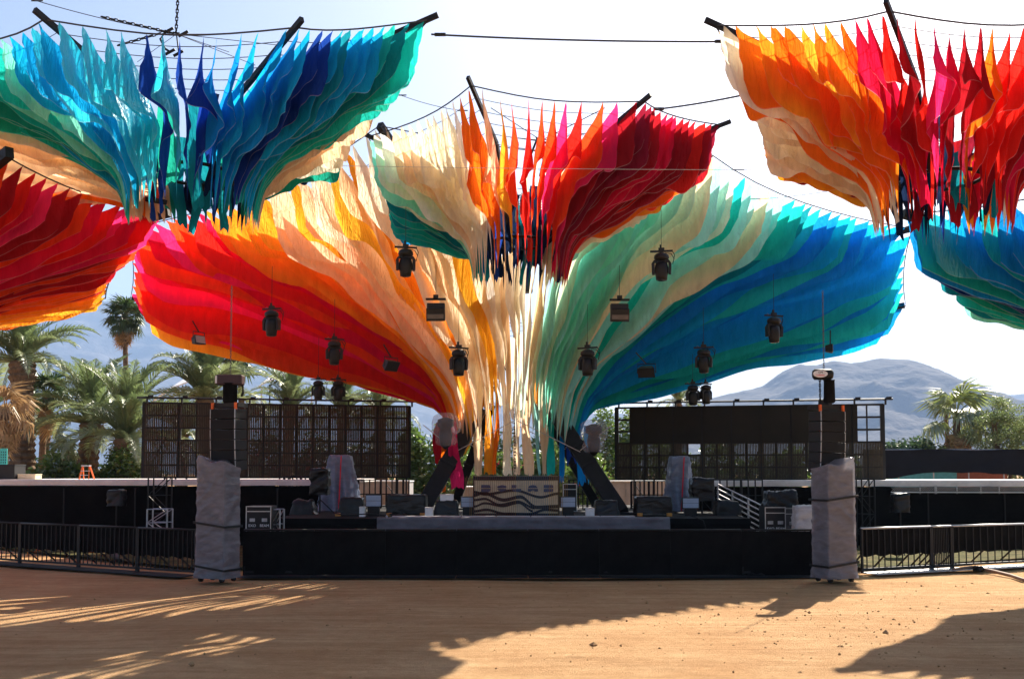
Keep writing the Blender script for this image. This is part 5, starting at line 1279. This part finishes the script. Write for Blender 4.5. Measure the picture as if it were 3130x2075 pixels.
# overhead cables
def cable(label, a, c, sag, r=.02, m=ROPE, n=14):
    t = thing('overhead_cable', label, 'cable', a, 0, 'steel cables between the canopies'); b = MB()
    b.tube([Vector(a).lerp(Vector(c), i/n)-Vector((0, 0, sag*4*(i/n)*(1-i/n))) for i in range(n+1)], r, 6); b.build('wire', m, t, True, world=True)
    for k in (.03, .97): b = MB(); z = Vector(a).lerp(Vector(c), k); b.tube([z-Vector((.12, 0, 0)), z+Vector((.12, 0, 0))], r*1.9, 6); b.build('turnbuckle', BLACK, t, world=True)
cable('long dark cable across the sky between the blue and red flowers', P(1318, 106, 21), P(2230, 128, 21), .05)
cable('dark cable between the red centre corner and the upper right flower', P(2005, 335, 23), P(2300, 285, 21), .03)
cable('thin cable rising to the upper left corner over the blue flower', P(100, 0, 20), P(545, 105, 20.5), .05, .008)
cable('thin pale line crossing in front of the centre flower', P(900, 505, 22), P(2300, 520, 22), .02, .006, ROPEL)
cable('thin line from blue flower edge to the centre flower', P(1220, 290, 22), P(1420, 340, 23), .05, .007)
cable('thin line from stage canopy to the right flower', P(2300, 610, 24), P(2640, 565, 22), .05, .006)
t = thing('rigging_cluster', 'tangle of chains and shackles above the blue flower', 'rigging', P(540, 120, 20.5)); b = MB(); c0 = P(540, 105, 20.5)
b.chain(P(545, -30, 20.5), P(538, 100, 20.5), .016, .08); b.chain(P(310, 52, 20), c0, .014, .08); b.chain(P(360, 140, 20.5), P(500, 100, 20.5), .014, .08); b.build('chain', BLACK, t, world=True)
b = MB()
for q in ((515, 95), (560, 105), (520, 160), (545, 165)): z = P(*q, 20.5); b.tube([z-Vector((.1, 0, .05)), z+Vector((.1, 0, .06))], .03, 6)
b.tube([P(500, 105, 20.5), P(490, 120, 20.5), P(505, 150, 20.5), P(520, 160, 20.5)], .025, 6); b.tube([P(540, 110, 20.5), P(548, 175, 20.5)], .015, 6); b.build('shackle', BLACK, t, world=True)
b = MB()
for q in ((700, 160), (640, 105), (780, 200), (420, 190), (860, 140)): b.tube([c0, P(*q, 21.5)], .008, 4)
b.build('stay_wire', ROPE, t, world=True)
t = thing('rigging_cluster', 'tangle of dark rigging inside the centre flower', 'rigging', P(1650, 500, 25)); b = MB()
for q0, q1 in (((1640, 420), (1660, 480)), ((1660, 480), (1665, 560)), ((1650, 440), (1700, 430)), ((1665, 470), (1650, 540)), ((1640, 430), (1620, 480))): b.tube(wp(P(*q0, 25), P(*q1, 25), 4), .03, 6)
b.build('chain', BLACK, t, world=True); b = MB(); c0 = P(1655, 430, 25)
for q in ((1500, 330), (1900, 390), (1850, 330), (1560, 420), (1760, 470)): b.tube([c0, P(*q, 24.5)], .012, 4)
b.build('stay_wire', ROPE, t, world=True)
# thin dark straps on the left side canopy underside
for px, lab in ((72, 'left'), (238, 'right')):
    p = P(px, 945 if px < 100 else 900, 30); t = thing('hanging_strap', 'short dark strap hanging under the left orange cloth, the %s one' % lab, 'strap', p); b = MB(); b.box((0, 0, .35), (.025, .02, .75)); b.build('webbing', BLACK, t); b = MB(); b.box((0, 0, -.03), (.05, .03, .06)); b.build('buckle', STEEL, t)
# dark fine cloth scraps and hoses on the deck
for lab, px, Y, s in (('coil of dark cable on the deck left of the booth', 1215, 29.0, 1), ('coil of dark cable on the dirt by the right barrier', 2300, 24.6, 0)):
    p = P(px, 1570, Y); t = thing('cable_coil', lab, 'cable', (p.x, Y, DECK if s else 0)); b = MB(); b.tube([(math.cos(i*.5)*(.18+.01*i/4), math.sin(i*.5)*(.18+.01*i/4), .02+.012*(i % 7)) for i in range(40)], .014, 5); b.build('loops', BLACK, t, True); b = MB(); b.tube([(.2, 0, .03), (.5, -.1, .02), (.8, .05, .02)], .014, 5); b.build('tail', BLACK, t, True)

for lab, px0, px1, py0, py1, Y in (('small white box on the black gear left of the booth', 1346, 1386, 1512, 1530, 29.5), ('small white box on the deck before the right leg', 1790, 1816, 1554, 1570, 28.9), ('small pale box at the end of the long left monitor', 1300, 1324, 1552, 1566, 28.9), ('small pale box beside the wedge left of the panel light', 1100, 1116, 1550, 1564, 29.0)):
    a = P(px0, py1, Y); c = P(px1, py0, Y); z0 = a.z if py1 < 1540 else DECK; t = thing('small_box', lab, 'box', ((a.x+c.x)/2, Y, z0)); W, H_ = c.x-a.x, max(.08, c.z-z0)
    b = MB(); b.box((0, 0, H_/2), (W, .25, H_)); b.build('body', WHITE, t, bevel=.01); b = MB(); b.box((0, 0, H_+.01), (W*1.04, .27, .025)); b.build('lid', CONC, t)
for lab, pts in (('black cable run drooping along the stage front left', [(1010, 1566), (1060, 1574), (1130, 1569), (1180, 1575)]), ('black cable run drooping along the stage front right', [(2060, 1566), (2110, 1574), (2150, 1590), (2160, 1625)])):
    t = thing('cable_run', lab, 'cable', P(*pts[0], 28.2)); b = MB(); b.tube([P(*q, 27.85) for q in pts], .018, 6); b.build('sheath', BLACK, t, True, world=True); b = MB(); q = P(*pts[-1], 27.85); b.tube([q, q+Vector((.05, 0, -.08))], .03, 6); b.build('plug', STEEL, t, world=True)
